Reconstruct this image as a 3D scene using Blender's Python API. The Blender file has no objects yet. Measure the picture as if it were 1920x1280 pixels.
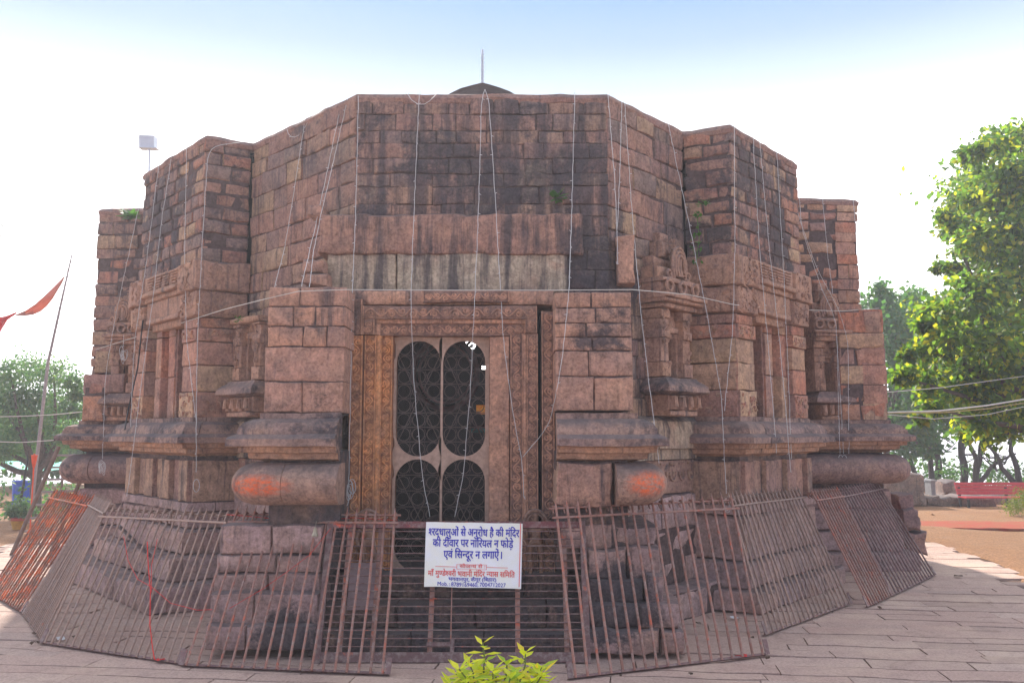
import bpy, math, random
from mathutils import Vector as V, Matrix, noise
random.seed(7)
R = math.radians
C = bpy.context.scene.collection
# ------------------------------------------------------------------ camera, sky, sun, exposure
FPX, EZ = 1600.0, 1.65
PITCH = math.atan(170 / FPX)
cd = bpy.data.cameras.new('camera')
cam = bpy.data.objects.new('camera', cd); C.objects.link(cam)
cd.sensor_width = 36.0; cd.lens = 30.0; cd.clip_end = 2000; cd.clip_start = .05
cam.location = (0, 0, EZ); cam.rotation_euler = (R(90) + PITCH, 0, 0)
sc = bpy.context.scene; sc.camera = cam
SUN_EL, SUN_AZ = R(35), R(-18)          # behind the temple, a little to the left
world = bpy.data.worlds.new('World'); sc.world = world; world.use_nodes = True
wn, wl = world.node_tree.nodes, world.node_tree.links
bg = wn['Background']; bg.inputs['Strength'].default_value = 0.1
sky = wn.new('ShaderNodeTexSky'); sky.sky_type = 'NISHITA'; sky.sun_disc = False
sky.sun_elevation = SUN_EL; sky.sun_rotation = SUN_AZ; sky.dust_density = 1.5
tc = wn.new('ShaderNodeTexCoord'); sp = wn.new('ShaderNodeSeparateXYZ')
wl.new(tc.outputs['Generated'], sp.inputs[0])
mr = wn.new('ShaderNodeMapRange'); mr.inputs[1].default_value = -1; mr.inputs[2].default_value = 1
wl.new(sp.outputs['Z'], mr.inputs[0])
cr = wn.new('ShaderNodeValToRGB'); wl.new(mr.outputs[0], cr.inputs[0])
def zs(z): return (z + 1) / 2
el = cr.color_ramp.elements
el[0].position = zs(-1); el[0].color = (.9, .9, .95, 1)
el[1].position = 1; el[1].color = (.66, .68, .70, 1)
for z, c in ((-.02, (1.0, 1.0, 1.0)), (.31, (1.0, 1.0, 1.02)), (.33, (.42, .43, .44)), (.372, (.27, .315, .365)), (.42, (.165, .22, .315)), (.467, (.112, .18, .315)), (.58, (.50, .54, .60))):
    e = el.new(zs(z)); e.color = (*c, 1)
sc_ = wn.new('ShaderNodeVectorMath'); sc_.operation = 'SCALE'; sc_.inputs['Scale'].default_value = 4.4
my = wn.new('ShaderNodeMapRange'); my.interpolation_type = 'SMOOTHSTEP'     # the hazy sky is brightest on the sun's side
my.inputs[1].default_value = -.9; my.inputs[2].default_value = .55; my.inputs[3].default_value = .42; my.inputs[4].default_value = 1.0
wl.new(sp.outputs['Y'], my.inputs[0])
ms_ = wn.new('ShaderNodeVectorMath'); ms_.operation = 'SCALE'; tint = wn.new('ShaderNodeMix'); tint.data_type = 'RGBA'; tint.inputs[6].default_value = (.60, .72, 1.08, 1); tint.inputs[7].default_value = (1, 1, 1, 1)
wl.new(my.outputs[0], tint.inputs[0])                                       # and bluer away from it
tm = wn.new('ShaderNodeMix'); tm.data_type = 'RGBA'; tm.blend_type = 'MULTIPLY'; tm.inputs[0].default_value = 1
wl.new(cr.outputs[0], tm.inputs[6]); wl.new(tint.outputs[2], tm.inputs[7]); wl.new(tm.outputs[2], ms_.inputs[0]); wl.new(my.outputs[0], ms_.inputs['Scale'])
wl.new(ms_.outputs[0], sc_.inputs[0])
mx = wn.new('ShaderNodeMix'); mx.data_type = 'RGBA'; mx.inputs[0].default_value = .993   # thick hazy sky over the clear one
wl.new(sky.outputs[0], mx.inputs[6]); wl.new(sc_.outputs[0], mx.inputs[7]); wl.new(mx.outputs[2], bg.inputs[0])
sd = bpy.data.lights.new('sun', 'SUN'); sd.energy = 1.4; sd.angle = R(2.0); sd.color = (1, .93, .82)
sun = bpy.data.objects.new('sun', sd); C.objects.link(sun); sun.location = (0, 20, 30)
sdir = V((math.sin(SUN_AZ) * math.cos(SUN_EL), math.cos(SUN_AZ) * math.cos(SUN_EL), math.sin(SUN_EL)))
sun.rotation_euler = sdir.to_track_quat('Z', 'Y').to_euler()
vs = sc.view_settings; vs.view_transform = 'Standard'; vs.look = 'None'; vs.gamma = 1; vs.exposure = 2.82
sc.cycles.use_denoising = True
sc.cycles.max_bounces = 6; sc.cycles.diffuse_bounces = 4; sc.cycles.transparent_max_bounces = 8
sc.cycles.volume_bounces = 1

# ------------------------------------------------------------------ helpers
_c, _s = math.cos(PITCH), math.sin(PITCH)
def ray(px, py):
    a, b = (px - 960) / FPX, (640 - py) / FPX
    return V((a, _c - b * _s, _s + b * _c))
def P(px, py, Y):
    r = ray(px, py); return V((0, 0, EZ)) + r * (Y / r.y)
def G(px, py, z=0.0):
    r = ray(px, py); return V((0, 0, EZ)) + r * ((z - EZ) / r.z)
def ZP(py, Y): return P(960, py, Y).z
def XP(px, Y, py=760): return P(px, py, Y).x
def reach(px, py, B, L):              # far point on the ray through a pixel at distance L from B
    r = ray(px, py).normalized(); o = V((0, 0, EZ)) - B
    b = o.dot(r); c = o.dot(o) - L * L
    return V((0, 0, EZ)) + r * (-b + math.sqrt(max(0, b * b - c)))
def rnd(a, b): return random.uniform(a, b)

class MB:
    def __init__(s): s.v = []; s.f = []; s.mi = []
    def vert(s, p): s.v.append(tuple(p)); return len(s.v) - 1
    def face(s, ids, mi=0): s.f.append(tuple(ids)); s.mi.append(mi)
    def build(s, name, mats, parent=None, sharp=35):
        me = bpy.data.meshes.new(name); me.from_pydata(s.v, [], s.f)
        if not isinstance(mats, (list, tuple)): mats = [mats]
        for m in mats: me.materials.append(m)
        me.polygons.foreach_set('material_index', s.mi)
        me.polygons.foreach_set('use_smooth', [True] * len(s.f))
        me.update()
        if sharp: me.set_sharp_from_angle(angle=R(sharp))
        o = bpy.data.objects.new(name, me); C.objects.link(o)
        if parent: 
            o.parent = parent; o.matrix_parent_inverse = Matrix.Translation(-parent_loc(parent))
        return o
def parent_loc(p):
    l = V(p.location)
    while p.parent: break
    return l if not p.parent else V((0, 0, 0)) + parent_world(p)
def parent_world(p):
    l = V((0, 0, 0)); q = p
    while q:
        l = l + V(q.location) + (q.matrix_parent_inverse.translation if q.parent else V((0, 0, 0))); q = q.parent
    return l
def tag(o, label=None, cat=None, group=None, kind=None):
    if label: o['label'] = label
    if cat: o['category'] = cat
    if group: o['group'] = group
    if kind: o['kind'] = kind
    return o
def thing(name, label, cat, loc=(0, 0, 0), group=None):
    o = bpy.data.objects.new(name, None); C.objects.link(o); o.location = loc; o.empty_display_size = .1
    return tag(o, label, cat, group)

def block(m, O, U, N, w, h, d, r=.015, rough=.004, mi=0, cell=.09, back=False):
    O, U, N = V(O), V(U), V(N); Z = V((0, 0, 1))
    r = min(r, w * .3, h * .3)
    def lin(L):
        n = max(1, int((L - 2 * r) / cell)); a = [0, .3 * r, r]
        a += [r + (L - 2 * r) * i / n for i in range(1, n)]
        return a + [L - r, L - .3 * r, L]
    us, ws = lin(w), lin(h); sd_ = rnd(0, 50)
    grid = []
    for b in ws:
        row = []
        for a in us:
            t = min(a, w - a, b, h - b); drop = 0
            if t < r: drop = r * (1 - math.sqrt(max(0, 1 - (1 - t / r) ** 2)))
            q = O + U * a + Z * b
            nz = noise.noise(q * 7 + V((sd_, 0, 0))) * rough + noise.noise(q * 23 + V((0, sd_, 0))) * rough * .5
            ln = noise.noise(q * 9 + V((0, 0, sd_))) * rough * 1.7 if t < .3 * r + 1e-6 else 0
            row.append(m.vert(q + N * (nz - drop) + Z * ln * (1 if b > h / 2 else -1) + U * ln * .8))
        grid.append(row)
    for j in range(len(ws) - 1):
        for i in range(len(us) - 1):
            m.face((grid[j][i], grid[j][i + 1], grid[j + 1][i + 1], grid[j + 1][i]), mi)
    ring = [grid[0][i] for i in range(len(us))] + [grid[j][-1] for j in range(1, len(ws))] \
        + [grid[-1][i] for i in range(len(us) - 2, -1, -1)] + [grid[j][0] for j in range(len(ws) - 2, 0, -1)]
    bk = []
    for k in ring:
        p = V(m.v[k]); bk.append(m.vert(p - N * (d + (p - O).dot(N))))
    for k in range(len(ring)):
        k2 = (k + 1) % len(ring); m.face((ring[k2], ring[k], bk[k], bk[k2]), mi)
    if back: m.face(bk, mi)
def box(m, a, b, mi=0):
    x0, y0, z0 = a; x1, y1, z1 = b
    i = [m.vert(p) for p in ((x0, y0, z0), (x1, y0, z0), (x1, y1, z0), (x0, y1, z0), (x0, y0, z1), (x1, y0, z1), (x1, y1, z1), (x0, y1, z1))]
    for f in ((0, 1, 5, 4), (1, 2, 6, 5), (2, 3, 7, 6), (3, 0, 4, 7), (4, 5, 6, 7), (3, 2, 1, 0)): m.face([i[k] for k in f], mi)
def obox(m, O, A, B, D, mi=0):        # box from corner and three edge vectors
    O, A, B, D = V(O), V(A), V(B), V(D)
    i = [m.vert(p) for p in (O, O + A, O + A + B, O + B, O + D, O + A + D, O + A + B + D, O + B + D)]
    for f in ((0, 1, 5, 4), (1, 2, 6, 5), (2, 3, 7, 6), (3, 0, 4, 7), (4, 5, 6, 7), (3, 2, 1, 0)): m.face([i[k] for k in f], mi)
def tube(m, pts, r, sides=6, closed=False, mi=0, cap=True):
    pts = [V(p) for p in pts]; n = len(pts)
    rs = r if isinstance(r, (list, tuple)) else [r] * n
    rings = []; ref = None
    for i, p in enumerate(pts):
        a = pts[(i - 1) % n] if (i > 0 or closed) else p
        b = pts[(i + 1) % n] if (i < n - 1 or closed) else p
        t = (b - a)
        t = t.normalized() if t.length > 1e-9 else V((0, 0, 1))
        if ref is None: ref = t.orthogonal().normalized()
        x = ref - t * ref.dot(t)
        x = x.normalized() if x.length > 1e-6 else t.orthogonal().normalized()
        ref = x; y = t.cross(x)
        rings.append([m.vert(p + (x * math.cos(2 * math.pi * k / sides) + y * math.sin(2 * math.pi * k / sides)) * rs[i]) for k in range(sides)])
    for i in range(n if closed else n - 1):
        a, b = rings[i], rings[(i + 1) % n]
        for k in range(sides):
            k2 = (k + 1) % sides; m.face((a[k], a[k2], b[k2], b[k]), mi)
    if cap and not closed: m.face(rings[0][::-1], mi); m.face(rings[-1], mi)
def perp(u): return V((u[1], -u[0], 0))     # outward for a run that goes left to right as the camera sees it
def v2(p): return V((p[0], p[1], 0))
def wall_run(m, p0, p1, courses, bw=(.25, .5), d=.18, r=.018, jit=.01, rough=.005, gap=.008, mi=0, core=True, cmi=1, out=0.0, e0=0, e1=0):
    p0, p1 = v2(p0), v2(p1); U = (p1 - p0).normalized(); N = perp(U)
    p0 = p0 - U * e0; L = (p1 - p0).length + e1
    for (z0, z1) in courses:
        u = 0.0; first = True
        while u < L - 1e-4:
            w = rnd(*bw)
            if first: w *= rnd(.5, 1); first = False
            if L - u - w < bw[0] * .6: w = L - u
            g1, g2 = gap * rnd(.3, 2.2), gap * rnd(.3, 2.2)
            block(m, p0 + U * u + N * (out + rnd(-jit, jit) * 1.4) + V((0, 0, z0 + rnd(-.4, .4) * gap)), U, N, w - g1, z1 - z0 - g2, d, r * rnd(.6, 1.7), rough * rnd(.8, 1.8), mi)
            u += w
    if core:
        zz0, zz1 = courses[0][0], courses[-1][1]
        obox(m, p0 + N * (out - .017) + U * .03 + V((0, 0, zz0)), U * (L - .06), -N * d, V((0, 0, zz1 - zz0 - .02)), cmi)
def courses(z0, z1, h, var=.2):
    n = max(1, round((z1 - z0) / h)); hs = [rnd(1 - var, 1 + var) for _ in range(n)]; s = sum(hs); z = z0; out = []
    for k in hs:
        e = z + k / s * (z1 - z0); out.append((z, e)); z = e
    return out
def sweep(m, path, prof, blocks=(.45, .8), rough=.006, seg=.07, gap=.006, mi=0, split=99):
    path = [v2(p) for p in path]; n = len(path); mit = []
    for i in range(n):
        ns = []
        if i > 0: ns.append(perp((path[i] - path[i - 1]).normalized()))
        if i < n - 1: ns.append(perp((path[i + 1] - path[i]).normalized()))
        if len(ns) == 1: mit.append(ns[0])
        else:
            a = (ns[0] + ns[1]).normalized(); mit.append(a / max(.3, a.dot(ns[0])))
    pieces = []; cur = []; left = rnd(*blocks) if blocks else 1e9
    for i in range(n - 1):
        L = (path[i + 1] - path[i]).length; k = max(1, int(L / seg)); t0 = 0
        for j in range(k + 1):
            t = j / k
            pt = (path[i].lerp(path[i + 1], t), mit[i].lerp(mit[i + 1], t))
            if cur and (cur[-1][0] - pt[0]).length < 1e-6: continue
            if cur: left -= (cur[-1][0] - pt[0]).length
            cur.append(pt)
            if left <= 0 and .15 < t < .85:
                pieces.append(cur); left = rnd(*blocks); cur = [(pt[0] + (path[i + 1] - path[i]).normalized() * gap, pt[1])]
    pieces.append(cur)
    for pc in pieces:
        if len(pc) < 2: continue
        js = rnd(-.006, .006); rows = []
        for (p, mv) in pc:
            row = []
            for (o, z) in prof:
                q = p + mv * (o + js) + V((0, 0, z))
                q = q + mv * noise.noise(q * 6) * rough + mv * noise.noise(q * 19) * rough * .5 + V((0, 0, noise.noise(q * 4 + V((9, 0, 0))) * rough))
                row.append(m.vert(q))
            rows.append(row)
        for a, b in zip(rows, rows[1:]):
            for k in range(len(prof) - 1): m.face((a[k], a[k + 1], b[k + 1], b[k]), mi if k < split else 1)
        for rw, (p, mv) in ((rows[0], pc[0]), (rows[-1], pc[-1])):
            c0 = m.vert(p - mv * .05 + V((0, 0, prof[0][1]))); c1 = m.vert(p - mv * .05 + V((0, 0, prof[-1][1])))
            m.face([m.vert(m.v[k]) for k in rw] + [c1, c0], mi)
def spiral(O, A, B, r0, r1, turns, n, a0=0, s=1):
    return [O + (A * math.cos(a0 + s * turns * 6.283 * i / n) + B * math.sin(a0 + s * turns * 6.283 * i / n)) * (r0 + (r1 - r0) * i / n) for i in range(n + 1)]
def scroll_band(m, O, A, B, N, L, W, mi=1):
    O, A, B, N = V(O), V(A).normalized(), V(B).normalized(), V(N).normalized()
    p = W * 1.7; n = max(1, round(L / p)); p = L / n; mid = O + B * W * .5
    tube(m, [mid + A * (L * i / (n * 12)) + B * math.sin(2 * math.pi * i / 12) * W * .3 + N * .004 for i in range(n * 12 + 1)], W * .075, 6, mi=mi)
    for k in range(n * 2):
        sg = 1 if k % 2 else -1
        c = mid + A * (p * (k + .5) / 2) + B * sg * W * .12 + N * .004
        tube(m, spiral(c, A, B, W * .3 * rnd(.9, 1.1), W * .06, 1.5, 18, rnd(0, 6), sg), [W * .075] * 10 + [W * .085] * 9, 6, mi=mi)
        for q in range(3):
            d = A * rnd(-.35, .35) * p * .5 + B * sg * W * rnd(-.2, .42); e = V((rnd(-1, 1) * W * .12,) * 3)
            tube(m, [c + d, c + d + (A * rnd(-1, 1) + B * rnd(-1, 1)) * W * .16], [W * .10, W * .03], 5, mi=mi)

# ------------------------------------------------------------------ materials
def newmat(name):
    m = bpy.data.materials.new(name); m.use_nodes = True
    return m, m.node_tree.nodes, m.node_tree.links, m.node_tree.nodes['Principled BSDF']
def ramp(n, l, src, stops, interp='LINEAR'):
    r = n.new('ShaderNodeValToRGB'); r.color_ramp.interpolation = interp
    e = r.color_ramp.elements
    e[0].position, e[0].color = stops[0][0], (*stops[0][1], 1) if not isinstance(stops[0][1], float) else (stops[0][1],) * 3 + (1,)
    e[1].position, e[1].color = stops[-1][0], (*stops[-1][1], 1) if not isinstance(stops[-1][1], float) else (stops[-1][1],) * 3 + (1,)
    for p, c in stops[1:-1]:
        k = e.new(p); k.color = (*c, 1) if not isinstance(c, float) else (c, c, c, 1)
    l.new(src, r.inputs[0]); return r.outputs[0]
def tex(n, l, vec, scale, detail=5, rough=.6, dist=0.0):
    t = n.new('ShaderNodeTexNoise'); t.inputs['Scale'].default_value = scale; t.inputs['Detail'].default_value = detail
    t.inputs['Roughness'].default_value = rough; t.inputs['Distortion'].default_value = dist
    l.new(vec, t.inputs['Vector']); return t.outputs['Fac']
def mix(n, l, fac, a, b, mode='MIX'):
    x = n.new('ShaderNodeMix'); x.data_type = 'RGBA'; x.blend_type = mode
    for s, i in ((fac, 0), (a, 6), (b, 7)):
        if isinstance(s, (int, float)): x.inputs[i].default_value = s
        elif isinstance(s, tuple): x.inputs[i].default_value = (*s, 1)
        else: l.new(s, x.inputs[i])
    return x.outputs[2]
def mth(n, l, op, a, b=0.0):
    x = n.new('ShaderNodeMath'); x.operation = op; x.use_clamp = True
    for s, i in ((a, 0), (b, 1)):
        if isinstance(s, (int, float)): x.inputs[i].default_value = s
        else: l.new(s, x.inputs[i])
    return x.outputs[0]
def scaled(n, l, vec, s):
    x = n.new('ShaderNodeVectorMath'); x.operation = 'MULTIPLY'; x.inputs[1].default_value = s; l.new(vec, x.inputs[0]); return x.outputs[0]
def stone(name, pal, stain=.35, streak=.3, tone=1.0, smears=(), bump=.6, lichen=.0, blockstain=0.0, zones=()):
    """weathered sandstone: a colour per block, soot and algae stains, drip streaks, grain"""
    m, n, l, b = newmat(name)
    g = n.new('ShaderNodeNewGeometry'); pos = g.outputs['Position']
    k = len(pal) - 1
    col = ramp(n, l, g.outputs['Random Per Island'], [(i / k, tuple(c * tone for c in p)) for i, p in enumerate(pal)])
    col = mix(n, l, ramp(n, l, tex(n, l, pos, 2.3, 6, .65), [(.4, 0.0), (.72, .5)]), col, tuple(c * tone for c in (.48, .29, .18)))
    col = mix(n, l, ramp(n, l, tex(n, l, pos, 5.5, 5, .7), [(.42, 0.0), (.75, .4)]), col, tuple(c * tone for c in (.25, .165, .155)))
    mot = tex(n, l, pos, 4.2, 9, .74, .3)
    col = mix(n, l, ramp(n, l, mot, [(.34, .62), (.56, 0.0)]), col, tuple(c * tone for c in (.17, .112, .10)))
    col = mix(n, l, ramp(n, l, tex(n, l, pos, 3.4, 8, .74, .6), [(.55, 0.0), (.68, .55)]), col, tuple(c * tone for c in (.50, .30, .21)))
    zsum = None
    for (c, rad, k_) in zones:
        sub = n.new('ShaderNodeVectorMath'); sub.operation = 'SUBTRACT'; sub.inputs[1].default_value = c; l.new(pos, sub.inputs[0])
        dv = n.new('ShaderNodeVectorMath'); dv.operation = 'DIVIDE'; dv.inputs[1].default_value = rad; l.new(sub.outputs[0], dv.inputs[0])
        ln = n.new('ShaderNodeVectorMath'); ln.operation = 'LENGTH'; l.new(dv.outputs[0], ln.inputs[0])
        z_ = mth(n, l, 'MULTIPLY', mth(n, l, 'MULTIPLY', mth(n, l, 'SUBTRACT', 1.0, ln.outputs['Value']), 1.5), k_)
        zsum = z_ if zsum is None else mth(n, l, 'ADD', zsum, z_)
    if stain > 0:
        big = tex(n, l, pos, 1.6, 10, .74, .5); fine = tex(n, l, pos, 13, 7, .75)
        s = mth(n, l, 'ADD', big, mth(n, l, 'MULTIPLY', fine, .35))
        if blockstain:
            rr = n.new('ShaderNodeMath'); rr.operation = 'FRACT'
            l.new(mth2(n, l, g.outputs['Random Per Island'], 7.31), rr.inputs[0])
            s = mth(n, l, 'ADD', s, mth(n, l, 'MULTIPLY', rr.outputs[0], blockstain))
        if zsum is not None: s = mth(n, l, 'ADD', s, zsum)
        t = .92 - stain * .55
        col = mix(n, l, ramp(n, l, s, [(min(t, .9), 0.0), (min(t + .10, .99), .88)]), col, (.068, .058, .064))
    if streak > 0:
        v = scaled(n, l, pos, (7, 7, .55)); st = tex(n, l, v, 1.0, 5, .7, .2)
        bigm = tex(n, l, pos, .8, 3, .5)
        s = mth(n, l, 'ADD', st, mth(n, l, 'MULTIPLY', bigm, .4))
        if zsum is not None: s = mth(n, l, 'ADD', s, mth(n, l, 'MULTIPLY', zsum, .5))
        t = .95 - streak * .55
        col = mix(n, l, ramp(n, l, s, [(min(t, .96), 0.0), (min(t + .14, .99), .82)]), col, (.065, .055, .062))
    if lichen > 0:
        col = mix(n, l, ramp(n, l, tex(n, l, pos, 3.1, 6, .75, .3), [(.56, 0.0), (.7, lichen)]), col, (.42, .34, .24))
    if streak > 0:
        dr = tex(n, l, scaled(n, l, pos, (26, 26, 1.3)), 1.0, 4, .6, .3)
        sd2 = mth(n, l, 'ADD', dr, mth(n, l, 'MULTIPLY', tex(n, l, pos, 1.7, 4, .6), .5))
        col = mix(n, l, ramp(n, l, sd2, [(.82, 0.0), (.95, .45)]), col, (.07, .06, .065))
    col = mix(n, l, 1.0, col, ramp(n, l, tex(n, l, pos, 42, 6, .72), [(.28, .55), (.5, 1.0), (.72, 1.25)]), 'MULTIPLY')
    col = mix(n, l, 1.0, col, ramp(n, l, tex(n, l, pos, 14, 6, .7, .5), [(.3, .62), (.55, 1.05), (.75, 1.18)]), 'MULTIPLY')
    up = n.new('ShaderNodeSeparateXYZ'); l.new(g.outputs['Normal'], up.inputs[0])      # soot settles on ledges
    led = mth(n, l, 'MULTIPLY', ramp(n, l, up.outputs['Z'], [(.35, 0.0), (.8, .75)]), ramp(n, l, tex(n, l, pos, 6, 4, .6), [(.25, .3), (.6, 1.0)]))
    col = mix(n, l, led, col, (.11, .095, .10))
    for (c, rad, rc) in smears:
        sub = n.new('ShaderNodeVectorMath'); sub.operation = 'SUBTRACT'; sub.inputs[1].default_value = c; l.new(pos, sub.inputs[0])
        dv = n.new('ShaderNodeVectorMath'); dv.operation = 'DIVIDE'; dv.inputs[1].default_value = rad; l.new(sub.outputs[0], dv.inputs[0])
        ln = n.new('ShaderNodeVectorMath'); ln.operation = 'LENGTH'; l.new(dv.outputs[0], ln.inputs[0])
        inv = mth(n, l, 'SUBTRACT', 1.0, ln.outputs['Value'])
        f = mth(n, l, 'MULTIPLY', ramp(n, l, inv, [(.0, 0.0), (.55, 1.0)]), ramp(n, l, tex(n, l, scaled(n, l, pos, (9, 9, 22)), 1.6, 6, .75), [(.38, 0.0), (.62, .9)]))
        col = mix(n, l, f, col, rc)
    l.new(col, b.inputs['Base Color']); b.inputs['Roughness'].default_value = .92
    b.inputs['Specular IOR Level'].default_value = .25
    bp = n.new('ShaderNodeBump'); bp.inputs['Strength'].default_value = bump; bp.inputs['Distance'].default_value = .03
    hgt = mth(n, l, 'ADD', mth(n, l, 'MULTIPLY', tex(n, l, pos, 11, 8, .72), .8), mth(n, l, 'MULTIPLY', tex(n, l, pos, 70, 3, .65), .2))
    l.new(hgt, bp.inputs['Height']); l.new(bp.outputs[0], b.inputs['Normal'])
    return m
def mth2(n, l, a, b):
    x = n.new('ShaderNodeMath'); x.operation = 'MULTIPLY'; l.new(a, x.inputs[0]); x.inputs[1].default_value = b; return x.outputs[0]
def plain(name, col, rough=.6, metal=0.0, var=.25, scale=12, col2=None, bump=0.0, emit=None):
    m, n, l, b = newmat(name)
    tcn = n.new('ShaderNodeNewGeometry'); pos = tcn.outputs['Position']
    c2 = col2 or tuple(c * (1 - var) for c in col)
    l.new(mix(n, l, ramp(n, l, tex(n, l, pos, scale, 5, .65), [(.35, 0.0), (.65, 1.0)]), col, c2), b.inputs['Base Color'])
    b.inputs['Roughness'].default_value = rough; b.inputs['Metallic'].default_value = metal; b.inputs['Specular IOR Level'].default_value = 0.0 if rough > .9 else .3
    if bump:
        bp = n.new('ShaderNodeBump'); bp.inputs['Strength'].default_value = bump; bp.inputs['Distance'].default_value = .01
        l.new(tex(n, l, pos, scale * 3, 5, .7), bp.inputs['Height']); l.new(bp.outputs[0], b.inputs['Normal'])
    if emit: b.inputs['Emission Color'].default_value = (*emit[0], 1); b.inputs['Emission Strength'].default_value = emit[1]
    return m
def leafmat(name, cols, trans=.45):
    m, n, l, b = newmat(name)
    g = n.new('ShaderNodeNewGeometry'); k = len(cols) - 1
    col = ramp(n, l, g.outputs['Random Per Island'], [(i / k, c) for i, c in enumerate(cols)])
    l.new(col, b.inputs['Base Color']); b.inputs['Roughness'].default_value = .55; b.inputs['Specular IOR Level'].default_value = .3
    t = n.new('ShaderNodeBsdfTranslucent'); l.new(mix(n, l, 1.0, col, (1.6, 1.7, .7), 'MULTIPLY'), t.inputs[0])
    ms = n.new('ShaderNodeMixShader'); ms.inputs[0].default_value = trans
    l.new(b.outputs[0], ms.inputs[1]); l.new(t.outputs[0], ms.inputs[2]); l.new(ms.outputs[0], n['Material Output'].inputs[0])
    return m
PINK, TAN, MAU, GRY, RED = (.49, .26, .185), (.56, .37, .22), (.36, .205, .17), (.27, .20, .18), (.55, .20, .11)
PALE = (.60, .44, .29)
M = {}
M['upper'] = stone('soot_stained_sandstone', [MAU, (.42, .23, .17), GRY, MAU, (.46, .30, .2), MAU, GRY], .33, .60, .92, blockstain=.05, zones=[(tuple(P(900, 330, 7.5)), (1.9, .9, .6), .10), (tuple(P(1130, 480, 7.5)), (.7, .6, .6), .09)], lichen=.25)
M['recess'] = stone('mauve_sandstone', [MAU, PINK, MAU, GRY, TAN, MAU], .32, .42, .84, lichen=.12, zones=[(tuple(P(1175, 480, 7.7)), (.8, .8, .8), .08)])
M['bay'] = stone('pink_sandstone_masonry', [PINK, MAU, RED, GRY, MAU, PINK, TAN, MAU], .27, .36, .9, blockstain=.16, zones=[(tuple(P(320, 390, 9.3)), (.9, .9, 1.0), .08), (tuple(P(1435, 370, 8.9)), (.9, .9, 1.0), .10)], lichen=.2)
M['quoin'] = stone('rosy_sandstone', [PINK, RED, MAU, PINK, TAN, RED], .2, .2, 1.0)
M['pilaster'] = stone('rosy_pilaster_sandstone', [PINK, (.46, .26, .19), (.54, .28, .18), (.44, .24, .17)], .22, .25, 1.05, zones=[(tuple(P(575, 595, 6.75)), (.34, .5, .36), .16), (tuple(P(1155, 610, 6.75)), (.50, .5, .44), .18), (tuple(P(600, 735, 6.75)), (.22, .5, .2), .14)])
M['slab'] = stone('streaked_lintel_sandstone', [(.46, .25, .18), (.44, .23, .165)], .16, .44, .95, zones=[(tuple(P(1040, 440, 7.4)), (.55, .6, .4), .2)])
M['pale'] = stone('buff_streaked_slab', [(.56, .46, .33), (.52, .40, .28)], .2, .50, 1.0)
M['carved'] = stone('carved_rose_stone', [(.44, .25, .18), (.47, .26, .165)], .16, .25, 1.0)
M['door_warm'] = stone('ochre_rubbed_door_stone', [(.82, .36, .14), (.86, .39, .155)], .0, .0, 1.0)
M['door_cool'] = stone('dark_rose_door_stone', [(.64, .34, .22), (.60, .32, .21)], .04, .3, 1.0)
M['mould'] = stone('sooty_moulding_stone', [(.34, .215, .18), (.31, .20, .175), (.37, .23, .175)], .46, .30, 1.0)
M['mould_under'] = stone('unsooted_orange_moulding', [(.52, .29, .175), (.48, .26, .16)], .16, .2, 1.0)
M['recess_shade'] = stone('shaded_brick_red_stone', [(.25, .11, .08), (.22, .10, .075)], .2, .2, 1.0)  # brick red stone with the recess shade darkened into its colour
M['dado'] = stone('dado_stone', [PINK, MAU, (.52, .33, .21), MAU], .26, .42, 1.0)
M['base'] = stone('grey_mauve_base_stone', [(.38, .255, .245), (.41, .285, .27), (.32, .23, .23), (.39, .25, .235)], .20, .26, 1.15, zones=[(tuple(P(1130, 1130, 6.6)), (.6, .7, .5), .3), (tuple(P(545, 1190, 6.5)), (.5, .7, .32), .3)])
M['door_ground'] = stone('shaded_carving_ground', [(.28, .155, .115), (.26, .145, .11)], .03, .2, 1.0)  # shade of the carved hollows put into a darker ground colour
M['door_warm_ground'] = stone('shaded_ochre_ground', [(.50, .19, .07), (.46, .175, .07)], .0, .0, 1.0)  # ochre darkened to stand for shade behind the scrolls
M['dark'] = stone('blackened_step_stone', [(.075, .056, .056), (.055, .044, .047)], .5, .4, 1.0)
M['mortar'] = plain('dark_joint', (.15, .105, .098), .95, var=.5, scale=20, bump=.6)
ORG = (.85, .14, .03)
M['cush_l'] = stone('cushion_stone_vermilion', [(.43, .26, .19), (.40, .25, .19)], .16, .2, 1.0, smears=[(tuple(P(470, 912, 6.42)), (.33, .5, .10), ORG)])
M['cush_r'] = stone('cushion_stone_orange_smear', [(.43, .26, .19), (.40, .25, .19)], .16, .3, 1.0, smears=[(tuple(P(1222, 908, 6.45)), (.22, .5, .12), ORG)])
M['cush_f'] = stone('far_cushion_stone', [(.30, .19, .17), (.32, .2, .18)], .36, .2, 1.0)
M['verm'] = stone('vermilion_daubed_stone', [(.5, .12, .07), (.30, .18, .17), (.25, .17, .17)], .3, .0, 1.0)
M['roof'] = stone('roof_plaster', [(.34, .20, .17), (.38, .21, .17)], .2, .2, .9)
M['grille'] = plain('faded_pink_painted_wood', (.56, .38, .29), .6, var=.3, scale=18, bump=.2)
M['wire'] = plain('dull_wire', (.11, .10, .095), .5, .4)
M['ironwork'] = plain('dusty_iron_scrollwork', (.17, .12, .105), .7)
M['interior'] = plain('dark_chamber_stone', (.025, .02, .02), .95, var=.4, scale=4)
M['cord'] = plain('white_cord', (.62, .61, .60), .5, var=.1)
M['cable'] = plain('black_cable', (.02, .02, .022), .5)
M['rope'] = plain('cream_wire', (.62, .58, .52), .6, var=.1)
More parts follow.
